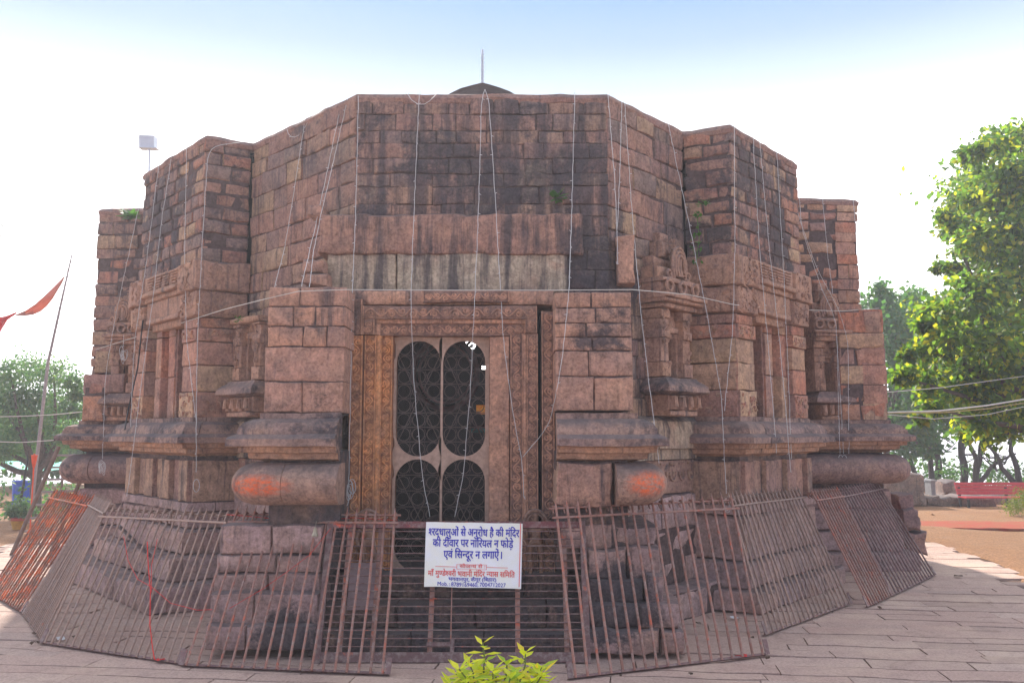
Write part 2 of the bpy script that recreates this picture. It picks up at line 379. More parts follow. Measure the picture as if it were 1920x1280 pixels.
def rustmat(name, base, amt, c2=(.55, .09, .03)):
    m, n, l, b = newmat(name); g = n.new('ShaderNodeNewGeometry'); pos = g.outputs['Position']
    oi = n.new('ShaderNodeObjectInfo')
    col = mix(n, l, oi.outputs['Random'], base, tuple(c * .62 for c in base))
    col = mix(n, l, ramp(n, l, tex(n, l, pos, 22, 5, .7), [(.45, 0.0), (.68, .8)]), col, (.30, .235, .21))
    col = mix(n, l, ramp(n, l, tex(n, l, pos, 9, 5, .7), [(.62 - amt, 0.0), (.74 - amt, .9)]), col, c2)
    col = mix(n, l, ramp(n, l, tex(n, l, pos, 40, 4, .7), [(.5, 0.0), (.8, .7)]), col, (.08, .045, .04))
    l.new(col, b.inputs['Base Color']); b.inputs['Roughness'].default_value = .7
    bp = n.new('ShaderNodeBump'); bp.inputs['Strength'].default_value = .4; bp.inputs['Distance'].default_value = .004
    l.new(tex(n, l, pos, 120, 3, .7), bp.inputs['Height']); l.new(bp.outputs[0], b.inputs['Normal']); return m
M['rust'] = rustmat('rusty_painted_iron', (.35, .15, .105), .04)
M['rust_grey'] = rustmat('dusty_grey_iron', (.39, .245, .185), -.03)
M['rust_orange'] = rustmat('orange_daubed_iron', (.36, .12, .06), .14, (.75, .13, .03))
M['rust_dark'] = rustmat('dark_maroon_iron', (.20, .105, .10), .0)
M['gate_red'] = rustmat('red_oxide_gate_rail', (.26, .07, .075), .06, (.75, .12, .05))

# ------------------------------------------------------------------ ground, pavement
def groundmat(name, cols, sc_=1.0, bump=.6):
    m, n, l, b = newmat(name); g = n.new('ShaderNodeNewGeometry'); pos = g.outputs['Position']
    col = ramp(n, l, tex(n, l, pos, 1.3 * sc_, 8, .7), [(.3, cols[0]), (.5, cols[1]), (.7, cols[2])])
    col = mix(n, l, ramp(n, l, tex(n, l, pos, 35 * sc_, 4, .7), [(.38, .75), (.6, 0.0)]), col, tuple(c * .45 for c in cols[0]))
    col = mix(n, l, ramp(n, l, tex(n, l, pos, 6 * sc_, 8, .78, .6), [(.5, 0.0), (.66, .6)]), col, tuple(c * .6 for c in cols[2]))
    l.new(col, b.inputs['Base Color']); b.inputs['Roughness'].default_value = .95; b.inputs['Specular IOR Level'].default_value = .2
    bp = n.new('ShaderNodeBump'); bp.inputs['Strength'].default_value = bump; bp.inputs['Distance'].default_value = .04
    l.new(tex(n, l, pos, 9 * sc_, 7, .75), bp.inputs['Height']); l.new(bp.outputs[0], b.inputs['Normal']); return m
M['soil'] = groundmat('orange_soil', [(.25, .12, .058), (.31, .16, .08), (.29, .165, .10)])
CX, CY = -.55, 12.6
mb = MB(); rings = []
rad = [0, 3, 6, 9, 12, 15, 18, 21, 24, 27, 30, 34, 40, 50, 70, 110, 200, 400, 900]
def gz(x, y):
    d = math.hypot(x - CX, y - CY); z = 0
    if d > 22: z = -(d - 22) * .10 if d < 34 else -1.2 - (d - 34) * .30
    return max(z, -60) + (noise.noise(V((x * .3, y * .3, 0))) * .06 if d > 8.5 else 0) - .03
for r_ in rad:
    rings.append([mb.vert((CX + r_ * math.cos(2 * math.pi * k / 96), CY + r_ * math.sin(2 * math.pi * k / 96), gz(CX + r_ * math.cos(2 * math.pi * k / 96), CY + r_ * math.sin(2 * math.pi * k / 96)))) for k in range(96)])
for a, b in zip(rings, rings[1:]):
    for k in range(96): mb.face((a[k], a[(k + 1) % 96], b[(k + 1) % 96], b[k]))
tag(mb.build('ground', M['soil']), kind='structure')
def pavemat():
    m, n, l, b = newmat('mauve_flagstone'); g = n.new('ShaderNodeNewGeometry'); pos = g.outputs['Position']
    col = ramp(n, l, g.outputs['Random Per Island'], [(0, (.35, .245, .205)), (.3, (.46, .325, .275)), (.6, (.42, .28, .235)), (.85, (.48, .355, .30)), (1, (.35, .255, .225))])
    col = mix(n, l, ramp(n, l, tex(n, l, pos, 1.1, 7, .7), [(.35, 0.0), (.7, .6)]), col, (.50, .365, .305))
    col = mix(n, l, ramp(n, l, tex(n, l, pos, 7, 7, .75), [(.5, 0.0), (.72, .6)]), col, (.27, .19, .175))
    col = mix(n, l, ramp(n, l, tex(n, l, pos, 50, 4, .7), [(.3, .5), (.55, 0.0)]), col, (.15, .10, .085))
    col = mix(n, l, ramp(n, l, tex(n, l, pos, 2.6, 9, .78, .8), [(.56, 0.0), (.66, .55)]), col, (.22, .15, .125))
    col = mix(n, l, ramp(n, l, tex(n, l, pos, .7, 8, .7, .4), [(.5, 0.0), (.64, .5)]), col, (.56, .42, .32))
    l.new(col, b.inputs['Base Color']); b.inputs['Roughness'].default_value = .88; b.inputs['Specular IOR Level'].default_value = .15
    bp = n.new('ShaderNodeBump'); bp.inputs['Strength'].default_value = .55; bp.inputs['Distance'].default_value = .012
    l.new(tex(n, l, scaled(n, l, pos, (1, 2.2, 1)), 11, 7, .72), bp.inputs['Height']); l.new(bp.outputs[0], b.inputs['Normal']); return m
M['pave'] = pavemat()
M['joint'] = plain('dusty_joint', (.22, .155, .13), .95, var=.5, scale=25)
mb = MB()
def in_pave(x, y):
    d = math.hypot(x - CX, y - CY)
    return d < 6.98 + .12 * noise.noise(V((x * .4, y * .4, 3))) or (y < 9 and abs(x) < 9)
box(mb, (-9, -4, -.06), (9, 9.0, -.022), 1)
kk = [mb.vert((CX + 7.1 * math.cos(2 * math.pi * k / 64), CY + 7.1 * math.sin(2 * math.pi * k / 64), -.017)) for k in range(64)]; mb.face(kk, 1)
y = -3.5; row = 0
ca, sa = math.cos(R(-7)), math.sin(R(-7))
while y < 20:
    hh = rnd(.15, .27); x = -11 + rnd(0, .5)
    while x < 11:
        w = rnd(.4, 1.3)
        def rot(a, b): return (a * ca - b * sa, a * sa + b * ca)
        cx_, cy_ = rot(x + w / 2, y + hh / 2 - 1)
        dd = math.hypot(cx_ - CX, cy_ - CY)
        if in_pave(cx_, cy_) and dd > 3.2:
            zt = rnd(-.004, .004); tx, ty = rnd(-.004, .004), rnd(-.006, .006)
            n_ = max(2, int(w / .18)); g_ = rnd(.001, .009); top = []
            for (yy, side) in ((y + g_, 0), (y + hh - g_, 1)):
                for i in range(n_ + 1):
                    xx = x + g_ + (w - 2 * g_) * i / n_
                    wob = noise.noise(V((xx * 2.2, yy * 2.2, 1.0))) * .045 + noise.noise(V((xx * 11, yy * 11, 1.0))) * .008
                    wx = noise.noise(V((xx * 2.2, yy * 2.2, 7.0))) * .03
                    a, b = rot(xx + wx, yy - 1 + wob)
                    top.append((a, b, zt + tx * (i / n_ - .5) + ty * (side - .5)))
            lo = [mb.vert(p) for p in top[:n_ + 1]]; hi = [mb.vert(p) for p in top[n_ + 1:]]
            for i in range(n_): mb.face((lo[i], lo[i + 1], hi[i + 1], hi[i]))
            for seq in (lo, hi):
                bt = [mb.vert((mb.v[k][0], mb.v[k][1], -.02)) for k in seq]
                for i in range(n_): mb.face((seq[i], seq[i + 1], bt[i + 1], bt[i]))
            for a, b in ((lo[0], hi[0]), (lo[-1], hi[-1])):
                c_ = [mb.vert((mb.v[k][0], mb.v[k][1], -.02)) for k in (a, b)]; mb.face((a, b, c_[1], c_[0]))
        x += w
    y += hh
tag(mb.build('pavement', [M['pave'], M['joint']]), kind='structure')
mb = MB(); vr = []
for k in range(-40, 221):              # worn soil verge lapping over the outer edge of the paving
    a = R(k); row_ = []
    for r_, z in ((6.86, -.008), (6.95, .014), (7.3, .022), (8.2, .01), (9.6, -.06)):
        q = r_ + .10 * noise.noise(V((math.cos(a) * 6, math.sin(a) * 6, 0))) + .03 * noise.noise(V((math.cos(a) * 30, math.sin(a) * 30, 0)))
        row_.append(mb.vert((CX + q * math.cos(a), CY + q * math.sin(a), z + (.012 * noise.noise(V((q * 3, k * .4, 0))) if r_ > 6.9 else 0))))
    if CY + 6.9 * math.sin(a) > 9.4: vr.append(row_)
for a, b in zip(vr, vr[1:]):
    for j in range(4): mb.face((a[j], a[j + 1], b[j + 1], b[j]))
tag(mb.build('soil_verge', M['soil']), kind='structure')

# ------------------------------------------------------------------ the temple
H = 4.732
LB1, LB0, L4, L3, L2, L1, L0 = (-5.72, 11.55), (-4.95, 11.49), (-4.05, 10.22), (-4.38, 9.89), (-3.18, 8.58), (-2.76, 8.82), (-1.42, 7.5)
R0, R1, R2, R3, R4, RB0, RB1 = (.87, 7.5), (1.75, 8.47), (2.19, 8.27), (3.26, 9.49), (2.93, 9.82), (3.70, 10.95), (4.57, 11.05)
T = thing('temple', 'old octagonal stone temple of weathered pinkish sandstone with carved central doorway', 'temple', (CX, CY, 0))
ZC = ZP(476, 8.27)                      # underside of the bay masonry, top of the capitals
PL = 1.80                               # plinth top
def part(mb, name, mats, label=None, parent=None, sharp=35):
    o = mb.build(name, mats, parent or T, sharp); tag(o, label); return o
MW = lambda k: [M[k], M['mortar']]
# front upper wall
fw = MB(); cs = courses(2.75, H - .04, .148, .25)
wall_run(fw, L0, R0, cs, (.14, .46), .3, .014, .006, .008, .0015)
front = part(fw, 'front_wall', MW('upper'))
# recess walls beside the front
for a, b, nm in ((L1, L0, 'l'), (R0, R1, 'r')):
    w = MB(); wall_run(w, a, b, courses(1.2, H - .04, .19), (.25, .6), .3, .015, .008, .008, .003); part(w, 'recess_wall', MW('recess'))
for a, b in ((LB0, L4), (R4, RB0)):
    w = MB(); wall_run(w, a, b, courses(0.9, H - .04, .19), (.25, .6), .3, .015, .008, .008, .003); part(w, 'recess_wall', MW('recess'))
# side bays : upper masonry over capitals
def bay(path, left):
    a, b, c, d = path                    # left to right: side, front corner, front corner, side
    cs = courses(ZC, H - .04, .138, .12)
    w = MB()
    wall_run(w, a, b, cs, (.22, .42), .22, .026, .012, .008, .010)
    wall_run(w, b, c, cs, (.18, .36), .22, .022, .008, .008, .008)
    wall_run(w, c, d, cs, (.22, .42), .22, .026, .012, .008, .010)
    part(w, 'bay_wall', MW('bay'))
bay((L4, L3, L2, L1), True); bay((R1, R2, R3, R4), False)
# end blocks at the two sides
def sideblock(p0, p1, sgn, z0, z1, key, out=0.0, bw=(.25, .45), ch=.17, r=.03, jit=.016):
    w = MB(); cs = courses(z0, z1, ch, .25)
    p0, p1 = V((*p0, 0)), V((*p1, 0)); U = (p1 - p0).normalized(); bk = -perp(U) * 2.2
    wall_run(w, p0, p1, cs, bw, .3, r, jit, .010, .010)
    if sgn > 0: wall_run(w, p1, p1 + bk, cs, bw, .3, r, jit, .010, .010)
    else: wall_run(w, p0 + bk, p0, cs, bw, .3, r, jit, .010, .010)
    return part(w, 'side_wall', MW(key))
sideblock(LB1, LB0, -1, .9, H + .0, 'bay')
sideblock(RB0, RB1, 1, .9, H - .02, 'quoin', bw=(.22, .4), ch=.15)
YR, YL = 10.6, 11.2
sideblock((XP(1578, YR), YR), (XP(1663, YR), YR), 1, PL, ZP(580, YR), 'quoin', bw=(.3, .6), ch=.25, r=.02)
sideblock((XP(172, YL), YL), (XP(230, YL), YL), -1, ZP(700, YL), ZP(655, YL), 'bay', ch=.3)
sideblock((XP(153, YL - .1), YL - .1), (XP(232, YL - .1), YL - .1), -1, PL, ZP(700, YL - .1), 'quoin', bw=(.3, .5), ch=.3)
# parapet cap along the whole outline and the roof
par = [(LB1[0] + .1, LB1[1] + 2.2), LB1, LB0, L4, L3, L2, L1, L0, R0, R1, R2, R3, R4, RB0, RB1, (RB1[0] - .1, RB1[1] + 2.2)]
w = MB(); sweep(w, par, [(-.5, H - .01), (-.22, H + .005), (-.06, H), (-.01, H - .02), (.012, H - .06), (.0, H - .10), (-.04, H - .12)], None, .016, .1)
part(w, 'parapet_cap', M['roof'])
w = MB(); inner = [V((x, y, 0)) for x, y in par] + [V((3.3, 16.5, 0)), (V((1.2, 18, 0))), V((-2.3, 18, 0)), V((-4.4, 16.5, 0))]
ap = V((-.44, 12.2, ZP(158, 12.2)))
rr_ = []
for f_, zf in ((1, H - .1), (.86, H - .02), (.45, H + .55), (.22, ap.z - .66), (.10, ap.z - .23), (.05, ap.z - .10), (.01, ap.z)):
    rr_.append([w.vert((V((ap.x, ap.y, 0)).lerp(V((p.x, p.y, 0)), f_) if f_ > .3 else V((ap.x, ap.y, 0)) + (V((p.x, p.y, 0)) - V((ap.x, ap.y, 0))).normalized() * 5 * f_) + V((0, 0, zf))) for p in inner])
for a, b in zip(rr_, rr_[1:]):
    for k in range(len(inner)): w.face((a[k], a[(k + 1) % len(inner)], b[(k + 1) % len(inner)], b[k]))
w.face(rr_[-1])
roof = part(w, 'roof', plain('dark_brown_roof_plaster', (.055, .036, .034), .95, var=.4, scale=7, bump=.8))
M['silver'] = plain('silver_pole_paint', (.6, .62, .66), .45, .3, .2)
w = MB(); zt = ZP(92, 12.2)
tube(w, [ap - V((0, 0, .1)), ap + V((0, 0, .28))], [.022, .02], 8)
tube(w, [ap + V((0, 0, .26)), V((ap.x, ap.y, zt - .03)), V((ap.x, ap.y, zt))], [.017, .016, .004], 8)
for k in range(6):
    z = ap.z + .08 + k * .07; tube(w, [V((ap.x, ap.y, z)), V((ap.x, ap.y, z + .01))], .024, 8)
w.build('roof_pole', M['silver'], roof)
# back walls, plain, to close the building
w = MB(); bk = [par[-1], (3.3, 16.5), (1.2, 18), (-2.3, 18), (-4.4, 16.5), par[0]]
for a, b in zip(bk, bk[1:]): wall_run(w, a, b, courses(0, H - .04, .3), (.5, .9), .3, .03, .01, .006, .01)
part(w, 'back_wall', MW('bay'))

# door slabs over the doorway (broken front)
F0 = V((0, 0, 0)); UX, NY = V((1, 0, 0)), V((0, -1, 0))
def fbx(m, px0, px1, py0, py1, Y, d, r=.02, rough=.008, mi=0, cell=.09, pyx=None):
    pm = pyx or (py0 + py1) / 2
    x0, x1 = P(px0, pm, Y).x, P(px1, pm, Y).x; z0, z1 = ZP(py1, Y), ZP(py0, Y)
    block(m, V((x0, Y, z0)), UX, NY, x1 - x0, z1 - z0, d, r, rough, mi, cell)
w = MB(); fbx(w, 598, 1093, 400, 476, 7.415, .5, .035, .014, cell=.06); part(w, 'lintel_slab', M['slab'])
w = MB(); fbx(w, 612, 742, 476, 546, 7.45, .3, .02, .01); fbx(w, 744, 1066, 474, 548, 7.445, .3, .02, .010); part(w, 'frieze_slab', M['pale'])
for a_ in ((1158, 1190, 440, 530, 7.44, .2, .03, .012), (565, 606, 485, 510, 7.3, .5, .05, .02), (570, 612, 514, 534, 7.25, .5, .05, .02), (575, 602, 385, 400, 7.42, .4, .03, .02)):
    w = MB(); fbx(w, *a_); part(w, 'broken_stone', M['pilaster'])
# pilasters left and right of the door
YP = 6.75
def pil(rows, Yf, depth, key, x_cut_right):
    w = MB()
    for (py0, py1, cells) in rows:
        for (a, b) in cells: fbx(w, a, b - 1.2, py0, py1 - 1.2, Yf - rnd(-.008, .012), depth, .016, .007, cell=.06, pyx=660)
    x0 = P(rows[0][2][0][0], 660, Yf).x; x1 = P(rows[0][2][-1][1], 660, Yf).x
    box(w, (x0 + .02, Yf + .018, ZP(rows[-1][1], Yf)), (x1 - .02, Yf + depth, ZP(rows[0][0], Yf) - .015), 1)
    return part(w, 'pilaster', MW(key))
pil([(538, 575, [(501, 560), (560, 648)]), (575, 612, [(500, 548), (548, 590), (590, 648)]), (612, 650, [(500, 568), (568, 612), (612, 648)]),
     (650, 716, [(497, 647)]), (716, 774, [(497, 568), (568, 646)])], YP, .72, 'pilaster', True)
pil([(548, 577, [(1041, 1110), (1110, 1186)]), (577, 606, [(1041, 1118), (1118, 1186)]), (606, 632, [(1041, 1100), (1100, 1186)]), (632, 658, [(1041, 1112), (1112, 1186)]),
     (658, 706, [(1042, 1104), (1104, 1187)]), (706, 770, [(1042, 1114), (1114, 1187)])], YP, .72, 'pilaster', False)
# plinth of the front pilasters: moulding, cushion, base
def arc(c, r, a0, a1, n=7): return [(c[0] + r * math.cos(a0 + (a1 - a0) * i / n), c[1] + r * math.sin(a0 + (a1 - a0) * i / n)) for i in range(n + 1)]
mold = [(-.05, PL), (.03, PL), (.03, PL - .045), (.07, PL - .05), (.13, PL - .075), (.165, PL - .13), (.17, PL - .165), (.21, PL - .18), (.235, PL - .20), (.235, PL - .255), (.16, PL - .262), (.155, PL - .305), (.10, PL - .312), (.095, PL - .355), (.02, PL - .37), (-.03, PL - .40)]
XLp, XLi = XP(497, YP), XP(640, YP); XRi, XRp = XP(1042, YP), XP(1188, YP)
YB = 7.6
w = MB(); sweep(w, [(XLp, YB), (XLp, YP), (XLi, YP)], mold, (.5, 1.1), .008, .06, split=9)
w2 = MB(); sweep(w2, [(XRi, YP), (XRp, YP), (XRp, YB)], mold, (.5, 1.1), .008, .06, split=9)
part(w, 'moulding', [M['mould'], M['mould_under']]); part(w2, 'moulding', [M['mould'], M['mould_under']])
zc0, zc1 = ZP(950, 6.5), ZP(869, 6.5); zm, hr = (zc0 + zc1) / 2, (zc1 - zc0) / 2
cush = [(-.05 + 0, zm + hr)] + [(.09 + .19 * math.cos(a), zm + hr * math.sin(a)) for a in [R(90 - 15 * i) for i in range(13)]] + [(-.05, zm - hr)]
w = MB(); sweep(w, [(XLp + .02, YB), (XLp + .02, YP + .1)] + arc((XLp + .12, YP + .1), .1, math.pi, 1.5 * math.pi)[1:] + [(XLi + .03, YP)], cush, (.62, .75), .006, .05)
part(w, 'cushion', M['cush_l'], 'round cushion moulding smeared with vermilion')
w = MB(); sweep(w, [(XP(1148, YP), YP)] + arc((XRp - .12, YP + .1), .1, 1.5 * math.pi, 2 * math.pi) + [(XRp - .02, YB)], cush, None, .006, .05)
part(w, 'cushion', M['cush_r'], 'round cushion moulding with orange smear')
w = MB(); fbx(w, 1044, 1147, 868, 950, 6.6, .8, .03, .014, cell=.05); part(w, 'dado_block', M['dado'])
# necks and bases
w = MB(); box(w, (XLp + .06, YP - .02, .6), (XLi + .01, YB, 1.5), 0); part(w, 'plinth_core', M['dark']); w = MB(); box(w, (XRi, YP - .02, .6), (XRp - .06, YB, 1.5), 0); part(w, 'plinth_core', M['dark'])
w = MB()
for (y0, y1, a, b, Y) in ((984, 1040, 412, 606, 6.68), (1040, 1075, 404, 604, 6.67), (1075, 1112, 400, 602, 6.65), (1112, 1172, 393, 598, 6.52), (1172, 1222, 383, 596, 6.44)):
    cut = a + (b - a) * rnd(.35, .65)
    for (p, q) in ((a, cut), (cut, b)): fbx(w, p, q - 1.5, y0, y1 - 1.2, Y - rnd(0, .012), 1.0, .03, .01)
part(w, 'base_course', M['base'])
w = MB()
for (y0, y1, a, b, Y) in ((984, 1032, 1052, 1150, 6.7), (988, 1026, 1150, 1232, 6.72), (1030, 1086, 1100, 1176, 6.62), (1026, 1088, 1176, 1242, 6.66), (1086, 1134, 1102, 1212, 6.6), (1080, 1134, 1212, 1250, 6.55), (1134, 1180, 1100, 1204, 6.52), (1132, 1182, 1204, 1278, 6.48), (1180, 1230, 1100, 1240, 6.46), (1182, 1232, 1242, 1288, 6.45)):
    fbx(w, a, b - 2, y0, y1 - 1, Y, .9, .045, .016)
part(w, 'base_course', M['base'])
# steps between the pilasters
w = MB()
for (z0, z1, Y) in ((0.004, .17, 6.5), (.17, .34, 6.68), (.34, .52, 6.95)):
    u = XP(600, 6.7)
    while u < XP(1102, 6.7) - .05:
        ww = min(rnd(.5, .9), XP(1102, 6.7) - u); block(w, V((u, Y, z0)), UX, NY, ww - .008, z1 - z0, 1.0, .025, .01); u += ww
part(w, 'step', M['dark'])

# ---- carved doorway
D = MB(); Dw = MB(); Dc = MB()
yb = 1085
def band(m, px0, px1, py0, py1, Y, d, carve=True, r=.006):
    pm = 760
    x0, x1 = P(px0, pm, Y).x, P(px1, pm, Y).x; z0, z1 = ZP(py1, Y), ZP(py0, Y)
    block(m, V((x0, Y, z0)), UX, NY, x1 - x0 - .002, z1 - z0 - .002, d, r, .003, 0 if carve else 1)
    if carve: 
        block(m, V((x0, Y - .012, z0)), UX, NY, .009, z1 - z0 - .002, .02, .002, .001, 1); block(m, V((x1 - .011, Y - .012, z0)), UX, NY, .009, z1 - z0 - .002, .02, .002, .001, 1)
        if z1 - z0 > x1 - x0: scroll_band(m, V((x0 + .006, Y, z0 + .02)), V((0, 0, 1)), UX, NY, z1 - z0 - .04, x1 - x0 - .014)
        else: scroll_band(m, V((x0 + .02, Y, z0 + .006)), UX, V((0, 0, 1)), NY, x1 - x0 - .04, z1 - z0 - .014)
# left jamb, rubbed with ochre
band(Dw, 655, 678, 628, yb, 7.12, .4); band(Dw, 682, 704, 628, yb, 7.17, .4); band(Dw, 704, 713, 628, yb, 7.19, .4, False); band(Dw, 713, 735, 628, yb, 7.23, .35)
# right jamb
band(Dc, 917, 956, 630, yb, 7.22, .35, False, .015); band(Dc, 957, 981, 625, yb, 7.20, .35); band(Dc, 981, 988, 625, yb, 7.17, .4, False)
band(Dc, 988, 1009, 625, yb, 7.15, .4); band(Dc, 1016, 1040, 582, yb, 7.12, .4)
# lintels
band(Dc, 655, 676, 560, 627, 7.13, .4); band(Dc, 677, 1008, 573, 598, 7.14, .4); band(Dc, 677, 700, 598, 627, 7.14, .4, True); band(Dc, 985, 1008, 598, 624, 7.14, .4)
band(Dc, 700, 985, 598, 606, 7.17, .4, False); band(Dc, 700, 709, 606, 628, 7.17, .4, False); band(Dc, 709, 985, 606, 629, 7.2, .4)
band(Dc, 655, 1040, 543, 572, 7.2, .4, False, .03); band(Dc, 790, 955, 545, 566, 7.14, .3)
jl = part(Dw, 'door_jamb', [M['door_warm_ground'], M['door_warm']], 'ochre rubbed left jamb carved with scrolls'); jr = part(Dc, 'door_jamb', [M['door_ground'], M['door_cool']], 'dark rose right jamb and lintel carved with scrolls')
w = MB(); fbx(w, 640, 1045, 1084, 1120, 7.0, .6, .02, .008); part(w, 'threshold', M['dark'])
# figures at the foot of the jambs: one continuous relief each
def skin_figure(pts, edges, name, mats, parent):
    me = bpy.data.meshes.new(name); me.from_pydata([p[0] for p in pts], edges, [])
    o = bpy.data.objects.new('tmp', me); C.objects.link(o)
    md = o.modifiers.new('s', 'SKIN'); 
    for i, p in enumerate(pts): me.skin_vertices[0].data[i].radius = (p[1], p[1])
    me.skin_vertices[0].data[0].use_root = True
    sb = o.modifiers.new('ss', 'SUBSURF'); sb.levels = 1; sb.render_levels = 1
    dg = bpy.context.evaluated_depsgraph_get(); dg.update()
    m2 = bpy.data.meshes.new_from_object(o.evaluated_get(dg)); m2.name = name
    bpy.data.objects.remove(o)
    m2.materials.clear(); m2.materials.append(mats)
    for pl in m2.polygons: pl.use_smooth = True
    o2 = bpy.data.objects.new(name, m2); C.objects.link(o2)
    if parent: o2.parent = parent; o2.matrix_parent_inverse = Matrix.Translation(-parent_world(parent))
    return o2
for (pxc, par_) in ((1004, jr), (690, jl)):
    b = P(pxc, 1078, 7.04); h = .50
    def q(x, z, y=0): return (b.x + x * h, b.y + y * h, b.z + z * h)
    pts = [(q(0, .5), .055), (q(.02, .62), .05), (q(.0, .76), .07), (q(0, .84), .03), (q(.01, .92), .045), (q(.01, 1.0), .03),
           (q(-.08, .48), .045), (q(-.09, .26), .035), (q(-.08, .03), .025), (q(-.11, .0, -.06), .02),
           (q(.08, .48), .045), (q(.1, .26), .035), (q(.09, .03), .025), (q(.13, .0, -.06), .02),
           (q(-.15, .75), .03), (q(-.2, .58), .024), (q(-.14, .46, -.08), .018), (q(.15, .75), .03), (q(.22, .62), .024), (q(.17, .8, -.1), .018)]
    pts = [(p, r_ * h * 1.2) for p, r_ in pts]
    ed = [(0, 1), (1, 2), (2, 3), (3, 4), (4, 5), (0, 6), (6, 7), (7, 8), (8, 9), (0, 10), (10, 11), (11, 12), (12, 13), (2, 14), (14, 15), (15, 16), (2, 17), (17, 18), (18, 19)]
    skin_figure(pts, ed, 'carved_figure', M['carved'], T)
    w = MB(); c_ = P(pxc, 982, 7.06)
    tube(w, [c_ + V((math.cos(R(a)) * .095, -.01, math.sin(R(a)) * .11)) for a in range(-10, 191, 10)], .016, 6)
    tube(w, [c_ + V((math.cos(R(a)) * .07, -.01, math.sin(R(a)) * .085)) for a in range(-10, 191, 10)], .01, 6)
    part(w, 'halo_arch', M['carved'])
# ---- door grille: painted plate with four round-ended openings, scrollwork and wire net behind
YG = 7.33
gx0, gx1 = P(735, 760, YG).x, P(917, 760, YG).x; gzt, gzb = ZP(629, YG), ZP(1085, YG); gm = P(828, 760, YG).x; gzm = ZP(858, YG)
w = MB()
def hole_cell(m, x0, x1, z0, z1, hx0, hx1, hz0, hz1, Y, t):
    r_ = (hx1 - hx0) / 2; cx = (hx0 + hx1) / 2; out = []
    n = 14
    for i in range(n + 1):
        a = math.pi * i / n; out.append((cx + r_ * math.cos(a), hz1 - r_ + r_ * math.sin(a)))
    for i in range(n + 1):
        a = math.pi + math.pi * i / n; out.append((cx + r_ * math.cos(a), hz0 + r_ + r_ * math.sin(a)))
    cz = (z0 + z1) / 2; ext = []
    for (x, z) in out:
        # push each outline point out to the rectangle
        if hz0 + r_ - 1e-6 <= z <= hz1 - r_ + 1e-6: ext.append((x1 if x > cx else x0, z))
        else:
            ccz = hz1 - r_ if z > cz else hz0 + r_; dx, dz = x - cx, z - ccz
            k = min(((x1 - cx) / abs(dx)) if abs(dx) > 1e-6 else 1e9, (((z1 - ccz) if dz > 0 else (ccz - z0)) / abs(dz)) if abs(dz) > 1e-6 else 1e9)
            ext.append((cx + dx * k, ccz + dz * k))
    # make sure the rectangle corners are reached
    for (kx, kz) in ((x1, z1), (x0, z1), (x0, z0), (x1, z0)):
        j = min(range(len(ext)), key=lambda i: (ext[i][0] - kx) ** 2 + (ext[i][1] - kz) ** 2); ext[j] = (kx, kz)
    f = [m.vert((x, Y, z)) for x, z in out]; g = [m.vert((x, Y, z)) for x, z in ext]; bk = [m.vert((x, Y + t, z)) for x, z in out]
    N = len(out)
    for i in range(N):
        j = (i + 1) % N
        if out[i] != out[j]: m.face((g[i], g[j], f[j], f[i])); m.face((f[i], f[j], bk[j], bk[i]))
holes = []
for (a, b) in ((gx0, gm), (gm, gx1)):
    for (c, d_) in ((gzm, gzt), (gzb, gzm)):
        hx = [a + (.034 if a == gx0 else .010), b - (.034 if b == gx1 else .010)]
        hz = [c + (.012 if c == gzm else .06), d_ - (.045 if d_ == gzt else .012)]
        hole_cell(w, a, b, c, d_, hx[0], hx[1], hz[0], hz[1], YG, .035); holes.append((hx[0], hx[1], hz[0], hz[1]))
gr = part(w, 'door_grille', M['grille'])
w = MB(); wn_ = MB()
for (x0, x1, z0, z1) in holes:
    n = max(2, round((z1 - z0) / .13)); rr2 = (x1 - x0) / 6
    for k in range(n + 1):
        z = z0 + (z1 - z0) * k / n; tube(w, [(x0, YG + .045, z), (x1, YG + .045, z)], .004, 5)
    for k in range(n):
        z = z0 + (z1 - z0) * (k + .5) / n
        for j in range(3):
            cx = x0 + (x1 - x0) * (j + .5) / 3
            tube(w, [(cx + rr2 * .85 * math.cos(a), YG + .045, z + .055 * math.sin(a)) for a in [2 * math.pi * i / 14 for i in range(14)]], .0042, 4, True)
        for j in range(2):
            cx = x0 + (x1 - x0) * (j + 1) / 3
            tube(w, [(cx - .012, YG + .045, z - .05), (cx + .006, YG + .045, z), (cx - .012, YG + .045, z + .05)], .003, 4)
    tube(w, [(x0, YG + .055, z1 - .1), (x1, YG + .055, z0 + .1)], .005, 4); tube(w, [(x1, YG + .055, z1 - .1), (x0, YG + .055, z0 + .1)], .005, 4)
    s = .016; nz = int((z1 - z0) / s); nx = int((x1 - x0) / s)
    for k in range(-nz, nx + 1):          # two families of slanting wires make the net
        for sg in (1, -1):
            xa, za = x0 + k * s, z0 if sg > 0 else z1
            t0 = max(0, x0 - xa); t1 = min(x1 - xa, z1 - z0)
            if t1 > t0: tube(wn_, [(xa + t0, YG + .038, za + sg * t0), (xa + t1, YG + .038, za + sg * t1)], .0008, 3, cap=False)
w.build('scrollwork', M['ironwork'], gr); wn_.build('wire_net', M['wire'], gr)
# dark chamber behind
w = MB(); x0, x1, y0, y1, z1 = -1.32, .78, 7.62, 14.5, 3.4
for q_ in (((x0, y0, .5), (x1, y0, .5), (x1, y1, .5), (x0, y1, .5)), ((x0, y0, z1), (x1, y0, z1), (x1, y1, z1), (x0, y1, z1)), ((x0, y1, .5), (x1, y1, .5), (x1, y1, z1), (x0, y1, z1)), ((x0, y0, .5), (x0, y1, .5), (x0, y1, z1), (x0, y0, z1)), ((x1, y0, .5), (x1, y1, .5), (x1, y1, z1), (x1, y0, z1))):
    w.face([w.vert(p) for p in q_])
